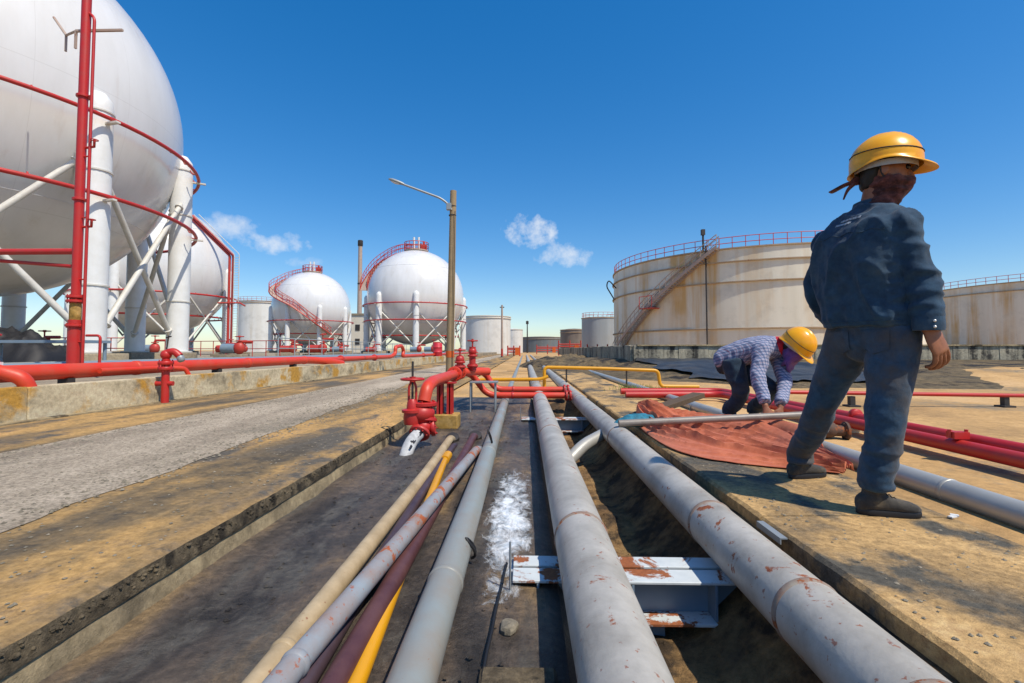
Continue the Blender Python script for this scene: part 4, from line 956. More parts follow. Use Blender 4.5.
# small pumps and valves in the yard, each on its own base
rn = random.Random(9); spots = [(-24, 30), (-21, 33), (-18, 36), (-26, 52), (-22, 55), (-18.5, 47), (-30, 50), (-9.6, 48), (-11.5, 50), (-17.5, 54), (-24.5, 22), (-22, 21), (-15.5, 25), (-13.6, 31)]
names = ['under the half hidden sphere, far left', 'under the half hidden sphere, second from the left', 'right of the half hidden sphere', 'left below the sphere with winding stairway', 'below the middle of the winding stairway', 'below the right of the winding stairway', 'between the two left spheres', 'below the ringed sphere on its right', 'below the ringed sphere in the middle', 'below the ringed sphere on its left', 'behind the nearest sphere, leftmost', 'behind the nearest sphere, second', 'between the nearest columns and the rack', 'beside the grey handrail']
for (x, y), nm in zip(spots, names):
    t = thing('pump_set', (x, y, .33), 'small red pump set ' + nm, 'pump', 'red pump sets in the tank yard'); h = rn.uniform(-.35, .15)
    MB().box((x, y, .43), (1.5, .8, .2)).build('plinth', 'pad', t, 0, bevel=.02)
    MB().tube([(x - .5, y, .85), (x + .2, y, .85)], .26, 14).build('motor', 'blue_steel' if rn.random() < .5 else 'red_far', t, 50)
    MB().ball((x + .4, y, .88), (.3, .26, .34), 14, 9).flange((x + .4, y, 1.25), (0, 0, 1), .2, .06, 14).tube(bend([(x + .4, y, 1.1), (x + .4, y, 1.5 + h), (x + 1.1, y, 1.5 + h)], .15), .075, 10).build('casing', 'red_far', t, 50)
    MB().tube([(x + .4, y, 1.5 + h), (x + .4, y, 1.75 + h)], .03, 6).wheel((x + .4, y, 1.78 + h), (0, 0, 1), .2, .025, 4).build('handwheel', 'red_far', t, 60)
# dark covered heap below the nearest sphere
mb = MB(); mb.grid(lambda u, v: (-14.2 + 2.4 * u, 11.2 + 1.6 * v, .32 + .95 * (math.sin(PI * u) * math.sin(PI * v)) ** .6 * (1 + .35 * FB(u * 6, v * 5))), 34, 22)
tag(mb.build('covered_heap', 'rubber', None, 60), 'black sheeted heap on the ground under the nearest sphere at the left edge', 'heap')
# steel bench-like trestle under the sphere
t = thing('work_stage', (-10.4, 10.0, .33), 'low blue grey steel stage on legs beside the nearest sphere column', 'stage')
MB().box((-10.6, 10.2, .95), (2.6, .7, .06)).build('deck', 'blue_steel', t, 0)
for x, y in ((-11.8, 9.9), (-9.4, 9.9), (-11.8, 10.5), (-9.4, 10.5)): MB().tube([(x, y, .33), (x, y, .93)], .035, 8).build('leg', 'blue_steel', t, 60)

# ================================================================ POLES
lp = thing('street_lamp', (-2.42, 15.6, 0), 'concrete street lamp pole with a long curved arm beside the gravel road', 'street lamp')
po = MB().tube([(-2.45, 15.6, -.05), (-2.36, 15.6, 6.02)], [.135, .105], 16).build('pole', 'pole_concrete', lp, 60)
MB().tube([(-2.443, 15.6, .53), (-2.440, 15.6, .74)], .137, 16).build('painted_band', 'orange_band', po, 60)
MB().tube(bend([(-2.40, 15.48, 5.35), (-2.52, 15.45, 5.55), (-2.75, 15.4, 5.72), (-4.0, 15.3, 6.17)], .3, 8), .035, 10).build('arm', 'galv', lp, 60)
hd = MB().loft([((-3.92, 15.3, 6.15), (0, .03, 0), (.01, 0, .03)), ((-4.05, 15.3, 6.20), (0, .07, 0), (.02, 0, .05)), ((-4.3, 15.28, 6.29), (0, .075, 0), (.02, 0, .05)), ((-4.42, 15.28, 6.33), (0, .03, 0), (.01, 0, .02))], 14, 3).build('lamp_head', 'galv', lp, 60)
MB().loft([((-4.08, 15.3, 6.165), (0, .05, 0), (.01, 0, .02)), ((-4.2, 15.29, 6.20), (0, .055, 0), (.02, 0, .035)), ((-4.33, 15.28, 6.255), (0, .04, 0), (.01, 0, .02))], 12, 3).build('lens', 'lamp_glass', hd, 60)
MB().box((-2.48, 15.46, 5.45), (.16, .14, .22)).build('ballast_box', 'galv', lp, 0, bevel=.01)
MB().flange((-2.385, 15.6, 5.2), (0, 0, 1), .125, .04, 14).flange((-2.385, 15.6, 5.5), (0, 0, 1), .125, .04, 14).build('clamp', 'dark_iron', lp, 50)
cw = MB().tube([(-2.28, 15.45, 5.3), (-2.31, 15.45, 2.5), (-2.34, 15.45, 0)], .012, 6).build('cable', 'rubber', lp, 60)
po = thing('utility_pole', (-2.54, 53, 0), 'slim dark pole standing far off beside the pipes', 'pole'); MB().tube([(-2.54, 53, 0), (-2.54, 53, 5.75)], [.14, .10], 10).build('pole', 'stair_brown', po, 60); MB().box((-2.54, 53, 5.5), (.5, .1, .1)).build('crossarm', 'dark_iron', po, 0)
MB().tube([(-2.54, 52.85, .1), (-2.54, 52.85, .9)], .12, 10).build('painted_band', 'red_far', po, 60)
po = thing('utility_pole', (.6, 125, 0), 'distant slender mast above the low dark tank', 'pole'); MB().tube([(.6, 125, 0), (.6, 125, 8.4)], [.2, .12], 8).build('pole', 'dark_iron', po, 60); MB().box((.6, 125, 7.9), (.7, .2, .8)).build('lamp_cluster', 'dark_iron', po, 0)
# barrel
t = thing('barrel', (-6.1, 31.5, .33), 'pinkish red barrel standing left of the street lamp pole', 'barrel')
MB().lathe([(.29, .33), (.30, .35), (.30, .62), (.315, .64), (.30, .66), (.30, .93), (.315, .95), (.30, .97), (.30, 1.2), (.285, 1.22)], (-5.75, 31.5, 0), 20).build('body', 'barrel_red', t, 40); MB().lathe([(.27, 1.2), (.27, 1.235), (.05, 1.235), (.05, 1.25)], (-5.75, 31.5, 0), 20).build('lid', 'barrel_red', t, 30)
# distant red pipework by the grey tanks
for (x, y, w, h, lb) in ((6.5, 70, 3.2, 1.6, 'distant red pipe gantry before the brownish tank'), (4.2, 90, 4.0, 1.3, 'distant red pipe gantry farther off near the low dark tank'), (9.0, 60, 2.5, 1.1, 'distant red pipe gantry beside the grey railed tank'), (-1.5, 64, 1.6, 1.0, 'distant red valve frame left of the silver pipes')):
    t = thing('pipe_gantry', (x, y, -.04), lb, 'gantry', 'distant red gantries')
    for k in (.5, .8, 1.0): MB().tube([(x - w / 2, y, h * k), (x + w / 2, y, h * k)], .09, 8).build('pipe', 'red_far', t, 60)
    for k in (-.5, 0, .5): MB().tube([(x + w * k, y, -.04), (x + w * k, y, h * 1.35)], .09, 8).build('post', 'red_far', t, 60)
    MB().box((x + w * .3, y - .2, h * .6), (.6, .5, 1.0)).build('valve_box', 'orange_band', t, 0)
# weeds
mb = MB(); rn = random.Random(5)
for i in range(420):
    x = rn.gauss(2.2, .25); y = rn.gauss(9.4, .35); a = rn.uniform(0, 6.28); h = rn.uniform(.05, .17); w = .006; k = len(mb.v); lean = rn.uniform(.1, .6) * h
    c, s = math.cos(a), math.sin(a)
    mb.v += [Vector((x - w * s, y + w * c, -.05)), Vector((x + w * s, y - w * c, -.05)), Vector((x + lean * .5 * c, y + lean * .5 * s, -.05 + h * .65)), Vector((x + lean * c, y + lean * s, -.05 + h))]; mb.f += [(k, k + 1, k + 2), (k, k + 2, k + 3)]
tag(mb.build('weeds', 'grass', None, 0), 'sparse green weeds in the sand beside the walkway before the yellow pipe', 'weeds', kind='stuff')

# ================================================================ TARPAULIN, ROD, PLANK, BUNDLE
NEAR = [(1.13, 5.0), (1.10, 4.2), (1.16, 3.62), (1.40, 3.30), (1.95, 3.04)]; FARR = [(1.35, 5.55), (1.8, 5.4), (2.22, 4.95), (2.36, 4.35), (2.06, 3.1)]
def pl(P, t):
    f = t * (len(P) - 1); i = min(int(f), len(P) - 2); u = f - i; p0, p1, p2, p3 = P[max(i - 1, 0)], P[i], P[i + 1], P[min(i + 2, len(P) - 1)]
    return tuple(.5 * (2 * b + (c - a) * u + (2 * a - 5 * b + 4 * c - d) * u * u + (3 * b - a - 3 * c + d) * u ** 3) for a, b, c, d in zip(p0, p1, p2, p3))
def tp(u, v):
    a = pl(NEAR, v); b = pl(FARR, v); e = .03 * N(u * 3, v * 14, 3) * (1 - abs(2 * u - 1)); x = lerp(a[0], b[0], u) + e; y = lerp(a[1], b[1], u) + .02 * N(v * 16, u * 3)
    edge_ = min(1, u / .12, (1 - u) / .12); k = min(1, edge_ * 1.0)
    f1 = abs(N(u * 4.2 + .8 * v, v * 2.2, 1)); f2 = abs(N(u * 9 + 2.0 * v, v * 4.0, 5)); f3 = 1 - abs(2 * N(u * 3.1 - v, v * 1.7, 8))
    uu = (u - .45) * (1 + .7 * v); q1 = 1 - abs(N(uu * 4.2 + .12 * N(v * 5, 2), v * .55, 1)); q2 = 1 - abs(N(uu * 9 + .5, v * .9, 5)); q3 = 1 - abs(N(uu * 17 + v, v * 2.2, 2))
    z = .012 + k * (.075 * q1 ** 7 + .045 * q2 ** 7 + .014 * q3 ** 6 + .012 * max(0, f3)) * (1.1 - .6 * v)
    z += .05 * math.exp(-((x - 2.18) / .22) ** 2 - ((y - 4.58) / .28) ** 2) + .05 * math.exp(-((x - 2.3) / .14) ** 2 - ((y - 3.9) / .5) ** 2)
    z += .12 * math.exp(-((x - 1.3) / .25) ** 2 - ((y - 5.2) / .3) ** 2)
    z = max(z, .008)
    d = math.sqrt(max(0, .10 ** 2 - max(-.1, min(.1, x - 2.305)) ** 2)); z = max(z, .035 + d) if abs(x - 2.305) < .10 else z
    return (x, y, z)
mb = MB().grid(tp, 110, 180); o = mb.build('tarpaulin', 'tarp', None, 50); tag(o, 'crumpled orange red tarpaulin spread over the walkway slab', 'tarpaulin')
md = o.modifiers.new('thickness', 'SOLIDIFY'); md.thickness = .004
rd_ = thing('steel_rod', (1.6, 4.45, .1), 'long grey steel tube laid slanting across the orange tarpaulin', 'tube')
MB().tube([(.84, 4.36, .112), (2.62, 4.40, .195)], .031, 18).build('tube', 'rod_grey', rd_, 60)
MB().tube([(2.50, 4.397, .1895), (2.64, 4.401, .196)], .034, 18).build('socket', 'galv', rd_, 60)
pk = MB().box((0, 0, 0), (1.40, .16, .06), rot=Matrix.Rotation(R(43), 3, 'Z') @ Matrix.Rotation(R(-6), 3, 'Y'))
for v in pk.v: v += Vector((1.70, 5.72, .125))
tag(pk.build('wooden_plank', 'wood', None, 0, bevel=.004), 'weathered wooden plank propped behind the orange tarpaulin', 'plank')
mb = MB().loft([((.86, 4.62, .06), (.02, .0, 0), (0, .02, .02)), ((.95, 4.66, .085), (.0, .085, 0), (0, .0, .05)), ((1.1, 4.72, .09), (.0, .10, 0), (0, .0, .06)), ((1.24, 4.80, .08), (0, .09, 0), (0, 0, .055)), ((1.30, 4.84, .07), (0, .03, 0), (0, 0, .02))], 22, 6)
for v in mb.v: v += Vector((0, N(v.x * 14, v.y * 14, v.z * 14), N(v.x * 16, v.y * 12, v.z * 16 + 4))) * .022
tag(mb.build('cloth_bundle', 'blue_cloth', None, 70), 'rolled teal blue cloth bundle at the tarpaulin corner on the silver pipe', 'cloth')
lt = MB().box((1.955, 2.28, .010), (.05, .018, .006), .4).box((1.97, 2.29, .013), (.02, .03, .005), 1.0); tag(lt.build('paper_scrap', 'white_paint', None, 0), 'small white scrap lying near the standing worker\'s shoe', 'litter')
ang = MB().box((1.055, 2.12, .0), (.03, .20, .005)).box((1.042, 2.12, -.012), (.005, .20, .022)); tag(ang.build('steel_angle', 'galv', None, 0), 'short galvanised angle bar wedged between silver pipe and slab edge', 'angle bar')

# ================================================================ PEOPLE
def voxel(name, mb, vox, mat, parent, fold=None, smooth_it=6):
    """one continuous skin around overlapping lofts: voxel remesh, smooth, then fold displacement"""
    org = ORG[parent.name]; me = mb.mesh(name + '_tmp', org)
    bm = bmesh.new(); bm.from_mesh(me); bmesh.ops.recalc_face_normals(bm, faces=bm.faces); bm.to_mesh(me); bm.free()
    ob = bpy.data.objects.new('tmp', me); COL.objects.link(ob)
    m = ob.modifiers.new('r', 'REMESH'); m.mode = 'VOXEL'; m.voxel_size = vox; m.use_smooth_shade = True
    s = ob.modifiers.new('s', 'SMOOTH'); s.factor = .5; s.iterations = smooth_it
    dg = bpy.context.evaluated_depsgraph_get(); new = bpy.data.meshes.new_from_object(ob.evaluated_get(dg)); new.name = name
    bpy.data.objects.remove(ob); bpy.data.meshes.remove(me)
    if fold:
        nr = [v.normal.copy() for v in new.vertices]
        for v, n in zip(new.vertices, nr): v.co += n * fold(v.co + org)
        co = np.empty(len(new.vertices) * 3); new.vertices.foreach_get('co', co); co = co.reshape(-1, 3)
        ed_ = np.empty(len(new.edges) * 2, dtype=np.int64); new.edges.foreach_get('vertices', ed_); ed_ = ed_.reshape(-1, 2)
        cnt = np.bincount(ed_.ravel(), minlength=len(co)).reshape(-1, 1)
        for _ in range(2):
            acc = np.zeros_like(co); np.add.at(acc, ed_[:, 0], co[ed_[:, 1]]); np.add.at(acc, ed_[:, 1], co[ed_[:, 0]]); co = co * .5 + acc / cnt * .5
        new.vertices.foreach_set('co', co.ravel())
        new.update()
    new.materials.clear()
    return link(new, name, mat, parent, org, 80)
def unit(v): return Vector(v).normalized()
def ridge(x, y, z): return 1 - 2 * abs(N(x, y, z))
def hand(mb, wrist, d, palm, curl=.5, s=1.0, thumb=None, spread=.0):
    """palm + five fingers; d: direction of the fingers, palm: direction the palm faces, thumb: side the thumb is on"""
    w = Vector(wrist); d = unit(d); palm = Vector(palm); palm = (palm - d * palm.dot(d)).normalized(); side = Vector(thumb); side = (side - d * side.dot(d) - palm * side.dot(palm)).normalized()
    mb.loft([(w - d * .03, side * .027 * s, palm * .021 * s), (w + d * .01 * s, side * .029 * s, palm * .019 * s), (w + d * .05 * s, side * .041 * s, palm * .017 * s), (w + d * .088 * s, side * .043 * s, palm * .014 * s), (w + d * .1 * s, side * .038 * s, palm * .010 * s)], 16, 3)
    for i, (off, L) in enumerate(((.031, .92), (.0105, 1.0), (-.0105, .95), (-.031, .76))):
        p = w + d * .088 * s + side * off * s; dirn = (d + side * off * spread * 10).normalized(); pts = [p - dirn * .02]; rad = [.0095 * s]
        c = curl * (1 + .12 * (i - 1)); a = c * .55
        for j, l in enumerate((.046, .029, .023)):
            dd = dirn * math.cos(a) + palm * math.sin(a); pts.append(p); rad.append((.0095, .0088, .0080)[j] * s); p = p + dd * l * L * s; a += c
        pts.append(p); rad.append(.0066 * s); mb.limb(pts, rad, 10, 3)
    b = w + d * .028 * s + side * .024 * s; t1 = (d * .62 + side * .62 + palm * .30).normalized(); t2 = (d * .86 + side * .18 + palm * (.25 + .3 * curl)).normalized()
    p1 = b + t1 * .040 * s; p2 = p1 + t2 * .031 * s; p3 = p2 + (t2 + palm * .25 * curl).normalized() * .024 * s
    mb.limb([b - t1 * .015, b, p1, p2, p3], [.013 * s, .0135 * s, .0112 * s, .0098 * s, .007 * s], 10, 3)
def hard_hat(parent, c, fwd, up, s=1.0, mat='helmet_yellow'):
    f = unit(fwd); u = unit(up); u = (u - f * u.dot(f)).normalized(); sd = f.cross(u); c = Vector(c)
    mb = MB(); n = 48; rows = 14
    def P(a, ph, kr=1.0, drop=0.0, extra=0.0):
        cs, sn = math.cos(a), math.sin(a); r = math.sin(ph)
        x = sn * r * .118 * kr; y = cs * r * .143 * kr; z = math.cos(ph) * .137
        rg = .009 * math.exp(-(x / .012) ** 2) + .006 * math.exp(-((abs(x) - .045) / .010) ** 2)
        z += rg * max(0, math.cos(ph)) ** .5 if ph < 1.5 else 0
        return c + (sd * x + f * (y + extra * max(0, cs) ** 2.2 * 1.0) + u * (z - drop)) * s
    for i in range(rows + 1):
        ph = PI / 2 * i / rows
        for k in range(n): mb.v.append(P(2 * PI * k / n, max(ph, .001)))
    # rolled rim and peak
    for kr, dr, ex in ((1.0, .026, 0), (1.025, .030, .015), (1.045, .034, .040), (1.05, .040, .043), (1.02, .039, .018), (.975, .03, 0)):
        for k in range(n):
            a = 2 * PI * k / n; fr_ = max(0, math.cos(a)) ** 2; mb.v.append(P(a, PI / 2, kr, dr + .03 * fr_ * (kr - .98) * 8 - .020 * math.sin(a) ** 4 + .012 * max(0, -math.cos(a)) ** 2, ex))
    for i in range(rows + 6):
        for k in range(n): k2 = (k + 1) % n; mb.f.append((i * n + k, (i + 1) * n + k, (i + 1) * n + k2, i * n + k2))
    o = mb.build('hard_hat', mat, parent, 50, fix=True)
    MB().tube([P(2 * PI * k / 40, 1.34 + .06 * math.cos(2 * PI * k / 40), 1.006) for k in range(40)], .003, 6, closed=True).build('hat_band', 'black_strap', o, 60)
    hb = MB(); pts = [c + (sd * (math.sin(2 * PI * k / 28) * .100) + f * (math.cos(2 * PI * k / 28) * .122) + u * -.032) * s for k in range(28)]
    for p in pts: pass
    for k in range(28):
        a, b = pts[k], pts[(k + 1) % 28]; q = len(hb.v); h = u * .014 * s; hb.v += [a - h, b - h, b + h, a + h]; hb.f.append((q, q + 1, q + 2, q + 3))
    hb.build('headband', 'grey_strap', o, 0)
    return o
def shoe(parent, ankle, heading, mat='shoe_grey', L=.262, pitch=0.0):
    """ankle: point on the ground under the ankle"""
    a = Vector(ankle); f = Vector((math.cos(heading), math.sin(heading), 0)); sd = Vector((-f.y, f.x, 0)); u = Vector((0, 0, 1))
    if pitch: rot = Matrix.Rotation(pitch, 3, sd); f2 = rot @ f; u = rot @ u; f = f2
    hl = a - f * .078; q_ = L / .285
    def rg(t, hw, top, z0=.018): z1 = top; return (hl + f * t + u * (z0 + z1) / 2, sd * hw, u * (z1 - z0) / 2)
    mb = MB(); mb.loft([rg(-.005, .018, .06), rg(.005, .033, .085), rg(.05 * q_, .039, .105), rg(.10 * q_, .040, .105), rg(.15 * q_, .044, .084), rg(.20 * q_, .049, .070), rg(.245 * q_, .044, .062), rg(L - .008, .026, .046)], 22, 4, 2.6)
    mb.loft([(hl + f * .068 + u * .05, sd * .037, f * .05), (hl + f * .068 + u * .10, sd * .038, f * .048), (hl + f * .072 + u * .125, sd * .041, f * .05)], 20, 3)
    o = voxel('shoe', mb, .006, mat, parent, lambda p: .0018 * N(p.x * 60, p.y * 60, p.z * 60), 4)
    sl = MB(); n = 40; prof = []
    for k in range(n):
        t = 2 * PI * k / n; y = math.cos(t); x = math.sin(t); yy = (L / 2 + .004) * y; hw = .040 + .010 * max(0, y) ** .7 - .006 * max(0, -y); prof.append(hl + f * (L / 2 - .004 + math.copysign(abs(yy / (L / 2)) ** .8, y) * L / 2) + sd * math.copysign(abs(x) ** .75, x) * hw)
    for z in (.0, .004, .022, .026):
        for p in prof: sl.v.append(p + u * z + (p - (hl + f * L / 2)) * (-.03 if z in (.0, .026) else 0))
    for j in range(3):
        for k in range(n): k2 = (k + 1) % n; sl.f.append((j * n + k, j * n + k2, (j + 1) * n + k2, (j + 1) * n + k))
    sl.f.append(tuple(range(n - 1, -1, -1))); sl.f.append(tuple(3 * n + k for k in range(n))); sl.build('sole', 'rubber', o, 40)
    lc = MB()
    for i in range(4):
        p = hl + f * (.115 + .020 * i) + u * (.101 - .0115 * i); lc.tube([p - sd * .022 - u * .006, p + u * .003, p + sd * .022 - u * .006], .0028, 6)
    lc.build('laces', 'black_strap', o, 60)
    return o

# ---------------------------------------------------------------- standing worker, seen from behind
W = thing('person', (1.69, 2.62, 0), 'standing worker in dark blue shirt and jeans with yellow hard hat, seen from behind', 'person')
S = unit((.365, -.93, 0)); F_ = unit((.93, .365, 0)); U = Vector((0, 0, 1))      # toward his right, his front
rS, rE, rW = Vector((1.715, 2.225, 1.345)), Vector((1.772, 2.185, 1.085)), Vector((1.780, 2.165, .872))
lS, lE, lW = Vector((1.602, 2.55, 1.335)), Vector((1.576, 2.61, 1.07)), Vector((1.70, 2.68, .90))
rH, rK, rA = Vector((1.730, 2.30, .86)), Vector((1.665, 2.28, .45)), Vector((1.640, 2.32, .10))
lH, lK, lA = Vector((1.665, 2.475, .86)), Vector((1.632, 2.71, .46)), Vector((1.655, 2.965, .10))
hc = Vector((1.752, 2.36, 1.636)); HF = unit((.86, -.48, -.12)); HS = HF.cross(U).normalized(); HU = HS.cross(HF)
nb = Vector((1.690, 2.385, 1.45))
b = MB()
b.loft([(Vector((1.70, 2.40, .84)), S * .15, F_ * .10), (Vector((1.685, 2.40, 1.0)), S * .14, F_ * .09), (Vector((1.665, 2.39, 1.25)), S * .16, F_ * .10), (Vector((1.665, 2.39, 1.38)), S * .13, F_ * .07), (Vector((1.69, 2.385, 1.45)), S * .06, F_ * .06)], 20, 4)
b.limb([nb - U * .05, nb + Vector((.03, -.005, .06)), hc - U * .04 - HF * .02], [.062, .056, .06], 16, 4)
b.loft([(hc - HU * .115 + HF * .045, HS * .030, HF * .032), (hc - HU * .095 + HF * .03, HS * .052, HF * .062), (hc - HU * .05 + HF * .012, HS * .066, HF * .085), (hc, HS * .073, HF * .094), (hc + HU * .05 - HF * .004, HS * .073, HF * .096), (hc + HU * .09 - HF * .006, HS * .058, HF * .078), (hc + HU * .115 - HF * .006, HS * .025, HF * .035)], 22, 4)
b.limb([hc + HF * .085 + HU * .02, hc + HF * .105 - HU * .012, hc + HF * .112 - HU * .028, hc + HF * .088 - HU * .036], [.008, .011, .014, .010], 10, 3)
for s in (-1, 1): b.loft([(hc + HS * s * .070 - HF * .012 - HU * .035, HF * .010, HU * .012), (hc + HS * s * .082 - HF * .004 - HU * .005, HF * .019, HU * .032), (hc + HS * s * .088 - HF * .008 - HU * .002, HF * .015, HU * .028)], 12, 3)
for a1, e1, w1 in ((rS, rE, rW), (lS, lE, lW)): b.limb([a1, a1.lerp(e1, .5), e1, e1.lerp(w1, .35), w1], [.050, .046, .038, .038, .027], 14, 4)
for h1, k1, a1 in ((rH, rK, rA), (lH, lK, lA)): b.limb([h1, h1.lerp(k1, .4), k1, k1.lerp(a1, .3), a1 + U * .02, a1 - U * .04], [.075, .07, .052, .052, .036, .035], 14, 4)
hand(b, rW, (.40, -.03, -.91), (-.30, .88, -.15), .52, 1.25, thumb=(.9, .35, .2), spread=.42)
hand(b, lW, (.5, -.1, -.7), (.1, -.9, .1), .5, 1.0, thumb=(.5, .2, .6))
body = voxel('body', b, .0045, 'skin', W, None, 3)
for s in (-1, 1):
    e = MB().ball(hc + HF * .086 + HS * s * .031 + HU * .012, .012, 12, 8).build('eye', 'eye', W, 60)
    MB().limb([hc + HF * .094 + HS * s * .016 + HU * .034, hc + HF * .092 + HS * s * .034 + HU * .038, hc + HF * .082 + HS * s * .052 + HU * .03], [.003, .005, .002], 8, 3).build('eyebrow', 'hair', W, 60)
hr = MB().loft([(hc - HF * .058 - HU * .085, HS * .045, HF * .030), (hc - HF * .050 - HU * .05, HS * .064, HF * .045), (hc - HF * .046, HS * .077, HF * .055), (hc - HF * .012 + HU * .05, HS * .079, HF * .090), (hc - HF * .008 + HU * .10, HS * .05, HF * .065)], 22, 4)
voxel('hair', hr, .007, 'hair', W, lambda p: .003 * N(p.x * 90, p.y * 90, p.z * 30), 3)
# shirt
j = MB()
def TZ(z, k=0): 
    pts = [(.86, 1.700, 2.405), (1.0, 1.682, 2.40), (1.2, 1.660, 2.39), (1.36, 1.662, 2.388), (1.46, 1.695, 2.385)]
    for (z0, x0, y0), (z1, x1, y1) in zip(pts, pts[1:]):
        if z <= z1: u = max(0, (z - z0) / (z1 - z0)); return Vector((lerp(x0, x1, u), lerp(y0, y1, u), z))
    return Vector((1.70, 2.385, z))
j.loft([(TZ(.880), S * .202, F_ * .150), (TZ(.93), S * .204, F_ * .150), (TZ(1.05) - S * .01, S * .205, F_ * .140), (TZ(1.18) - S * .012, S * .216, F_ * .142), (TZ(1.29) - S * .01, S * .224, F_ * .138), (TZ(1.355), S * .208, F_ * .120), (TZ(1.400) + F_ * .005, S * .172, F_ * .098), (TZ(1.440) + F_ * .012, S * .110, F_ * .080), (TZ(1.472) + F_ * .02, S * .078, F_ * .072)], 36, 5, 2.35)
j.limb([rS + S * -.06 + U * .005, rS, rS.lerp(rE, .35), rE, rE.lerp(rW, .5), rW + U * .012], [.056, .066, .066, .061, .057, .052], 20, 6)
j.limb([lS + S * .06 + U * .005, lS, lS.lerp(lE, .35), lE, lE.lerp(lW, .5), lW + U * .03], [.056, .066, .064, .058, .054, .048], 20, 6)
# the shirt is loose: drape folds down the back, rings of creases at elbow and cuff
def segt(p, a, b_): d = b_ - a; return (p - a).dot(d) / d.length_squared
def jf(p):
    arm = 0; t_ = 0
    for a1, e1, w1 in ((rS, rE, rW), (lS, lE, lW)):
        ta = segt(p, a1, w1); q = a1.lerp(w1, max(0, min(1, ta))); d = (p - q).length
        w_ = max(0, min(1, (.125 - d) / .03)) * (1 if ta > .12 else max(0, ta / .12)); 
        if w_ > arm: arm = w_; t_ = ta
    drape = .020 * max(0, ridge(p.x * 8 + p.z * 2.2, p.y * 8 + p.z, p.z * 2.2)) ** 3 + .008 * ridge(p.x * 15 - p.z * 4, p.y * 15, p.z * 5.5) + .003 * ridge(p.x * 34, p.y * 34, p.z * 26)
    cre = .017 * ridge(p.x * 6 + 2 * p.z, p.y * 6 + p.z * 4, p.z * 17) * (.35 + .65 * math.exp(-((t_ - .62) / .32) ** 2)) + .004 * ridge(p.x * 20, p.y * 20, p.z * 26)
    hem = max(0, min(1, (p.z - .885) / .04))
    return lerp(drape * (.45 + .55 * hem), cre, arm) - .004
jk = voxel('shirt', j, .0065, 'denim_shirt', W, jf, 6)
# collar, yoke seam, placket, cuffs
cb = MB(); nC = TZ(1.47) + F_ * .022
for k in range(-13, 14):
    a = PI + k * .2; r1, r2 = .082, .070; dirv = F_ * math.cos(a) * .92 + S * math.sin(a) * 1.03
    for rr, z in ((.098, -.032 + .006 * math.cos(a * 2)), (.092, .0), (.084, .030), (.075, .034), (.073, -.02)): cb.v.append(nC + dirv * rr + U * z + F_ * .004)
for i in range(26):
    for q in range(4): a0_ = i * 5 + q; cb.f.append((a0_, a0_ + 5, a0_ + 6, a0_ + 1))
co = cb.build('collar', 'denim_shirt', jk, 50, fix=True)
cu = MB().limb([rW + U * .045, rW + U * .008, rW - U * .016], [.057, .059, .057], 24, 2).build('cuff', 'denim_shirt', jk, 50)
for k, a in enumerate((.018, -.012)): MB().ball(rW + Vector((-.019, -.0565, .024 - .026 * k)), .0065, 10, 6).build('snap_button', 'snap', jk, 60)
# seams
def surf(px, pz, extra=.004):
    """point on the back of the shirt at side offset px, height pz"""
    best = None; c = TZ(pz) + S * px; dirv = -F_
    ok, loc, nrm, idx = jk.ray_cast(c + dirv * .5 - ORG[W.name], F_)
    return (loc + ORG[W.name] + nrm * extra, nrm) if ok else (c + dirv * .14, dirv)
def seam(name, pts, r, mat, parent): return MB().tube([surf(x, z, r * .4)[0] for x, z in pts], r, 6).build(name, mat, parent, 60)
seam('yoke_seam', [(-.17 + .34 * i / 24, 1.325 + .006 * math.sin(i)) for i in range(25)], .0022, 'denim_shirt', jk)
seam('hem_seam', [(-.185 + .37 * i / 30, .905) for i in range(31)], .002, 'denim_shirt', jk)
# faint white print under the collar
pr = MB()
for row, (z, x0, x1) in enumerate(((1.402, -.052, .06), (1.383, -.066, .035))):
    for i in range(15 if row == 0 else 13):
        xa = lerp(x0, x1, i / 15); w_ = .0028 + .0022 * ((i * 7 + row * 3) % 3) / 2
        p, n_ = surf(xa, z, .0025); k = len(pr.v)
        for sx_, sz_ in ((-1, -1), (1, -1), (1, 1), (-1, 1)): pr.v.append(surf(xa + sx_ * w_ * .7, z + sz_ * .0055, .003)[0])
        pr.f.append((k, k + 1, k + 2, k + 3))
tag(pr.build('back_print', 'print_white', jk, 0), 'small pale print below the collar')
# jeans
p = MB()
p.loft([(Vector((1.695, 2.40, .715)), S * .05, F_ * .07), (Vector((1.70, 2.40, .745)), S * .10, F_ * .10), (Vector((1.705, 2.40, .80)), S * .145, F_ * .125), (Vector((1.708, 2.40, .85)), S * .165, F_ * .130), (Vector((1.70, 2.402, .93)), S * .168, F_ * .125), (Vector((1.695, 2.40, .98)), S * .155, F_ * .11)], 28, 4)
p.limb([rH + Vector((0, .01, .03)), rH.lerp(rK, .18), rH.lerp(rK, .5), rK, rK.lerp(rA, .45), rA + U * .07, rA + Vector((.005, 0, .025))], [.100, .102, .088, .070, .063, .060, .062], 24, 6)
p.limb([lH + Vector((0, -.01, .03)), lH.lerp(lK, .2), lH.lerp(lK, .5), lK, lK.lerp(lA, .45), lA + U * .07, lA + Vector((.0, -.01, -.005))], [.102, .102, .087, .070, .060, .057, .062], 24, 6)
def pf(q):
    low = max(0, min(1, (.62 - q.z) / .3))
    return .007 * ridge(q.x * 7 + q.z * 3, q.y * 7, q.z * 6) + (.004 + .005 * low) * ridge(q.x * 6 + q.z * 2, q.y * 6 - q.z * 3, q.z * (12 + 4 * low)) + .002 * ridge(q.x * 30, q.y * 30, q.z * 34)
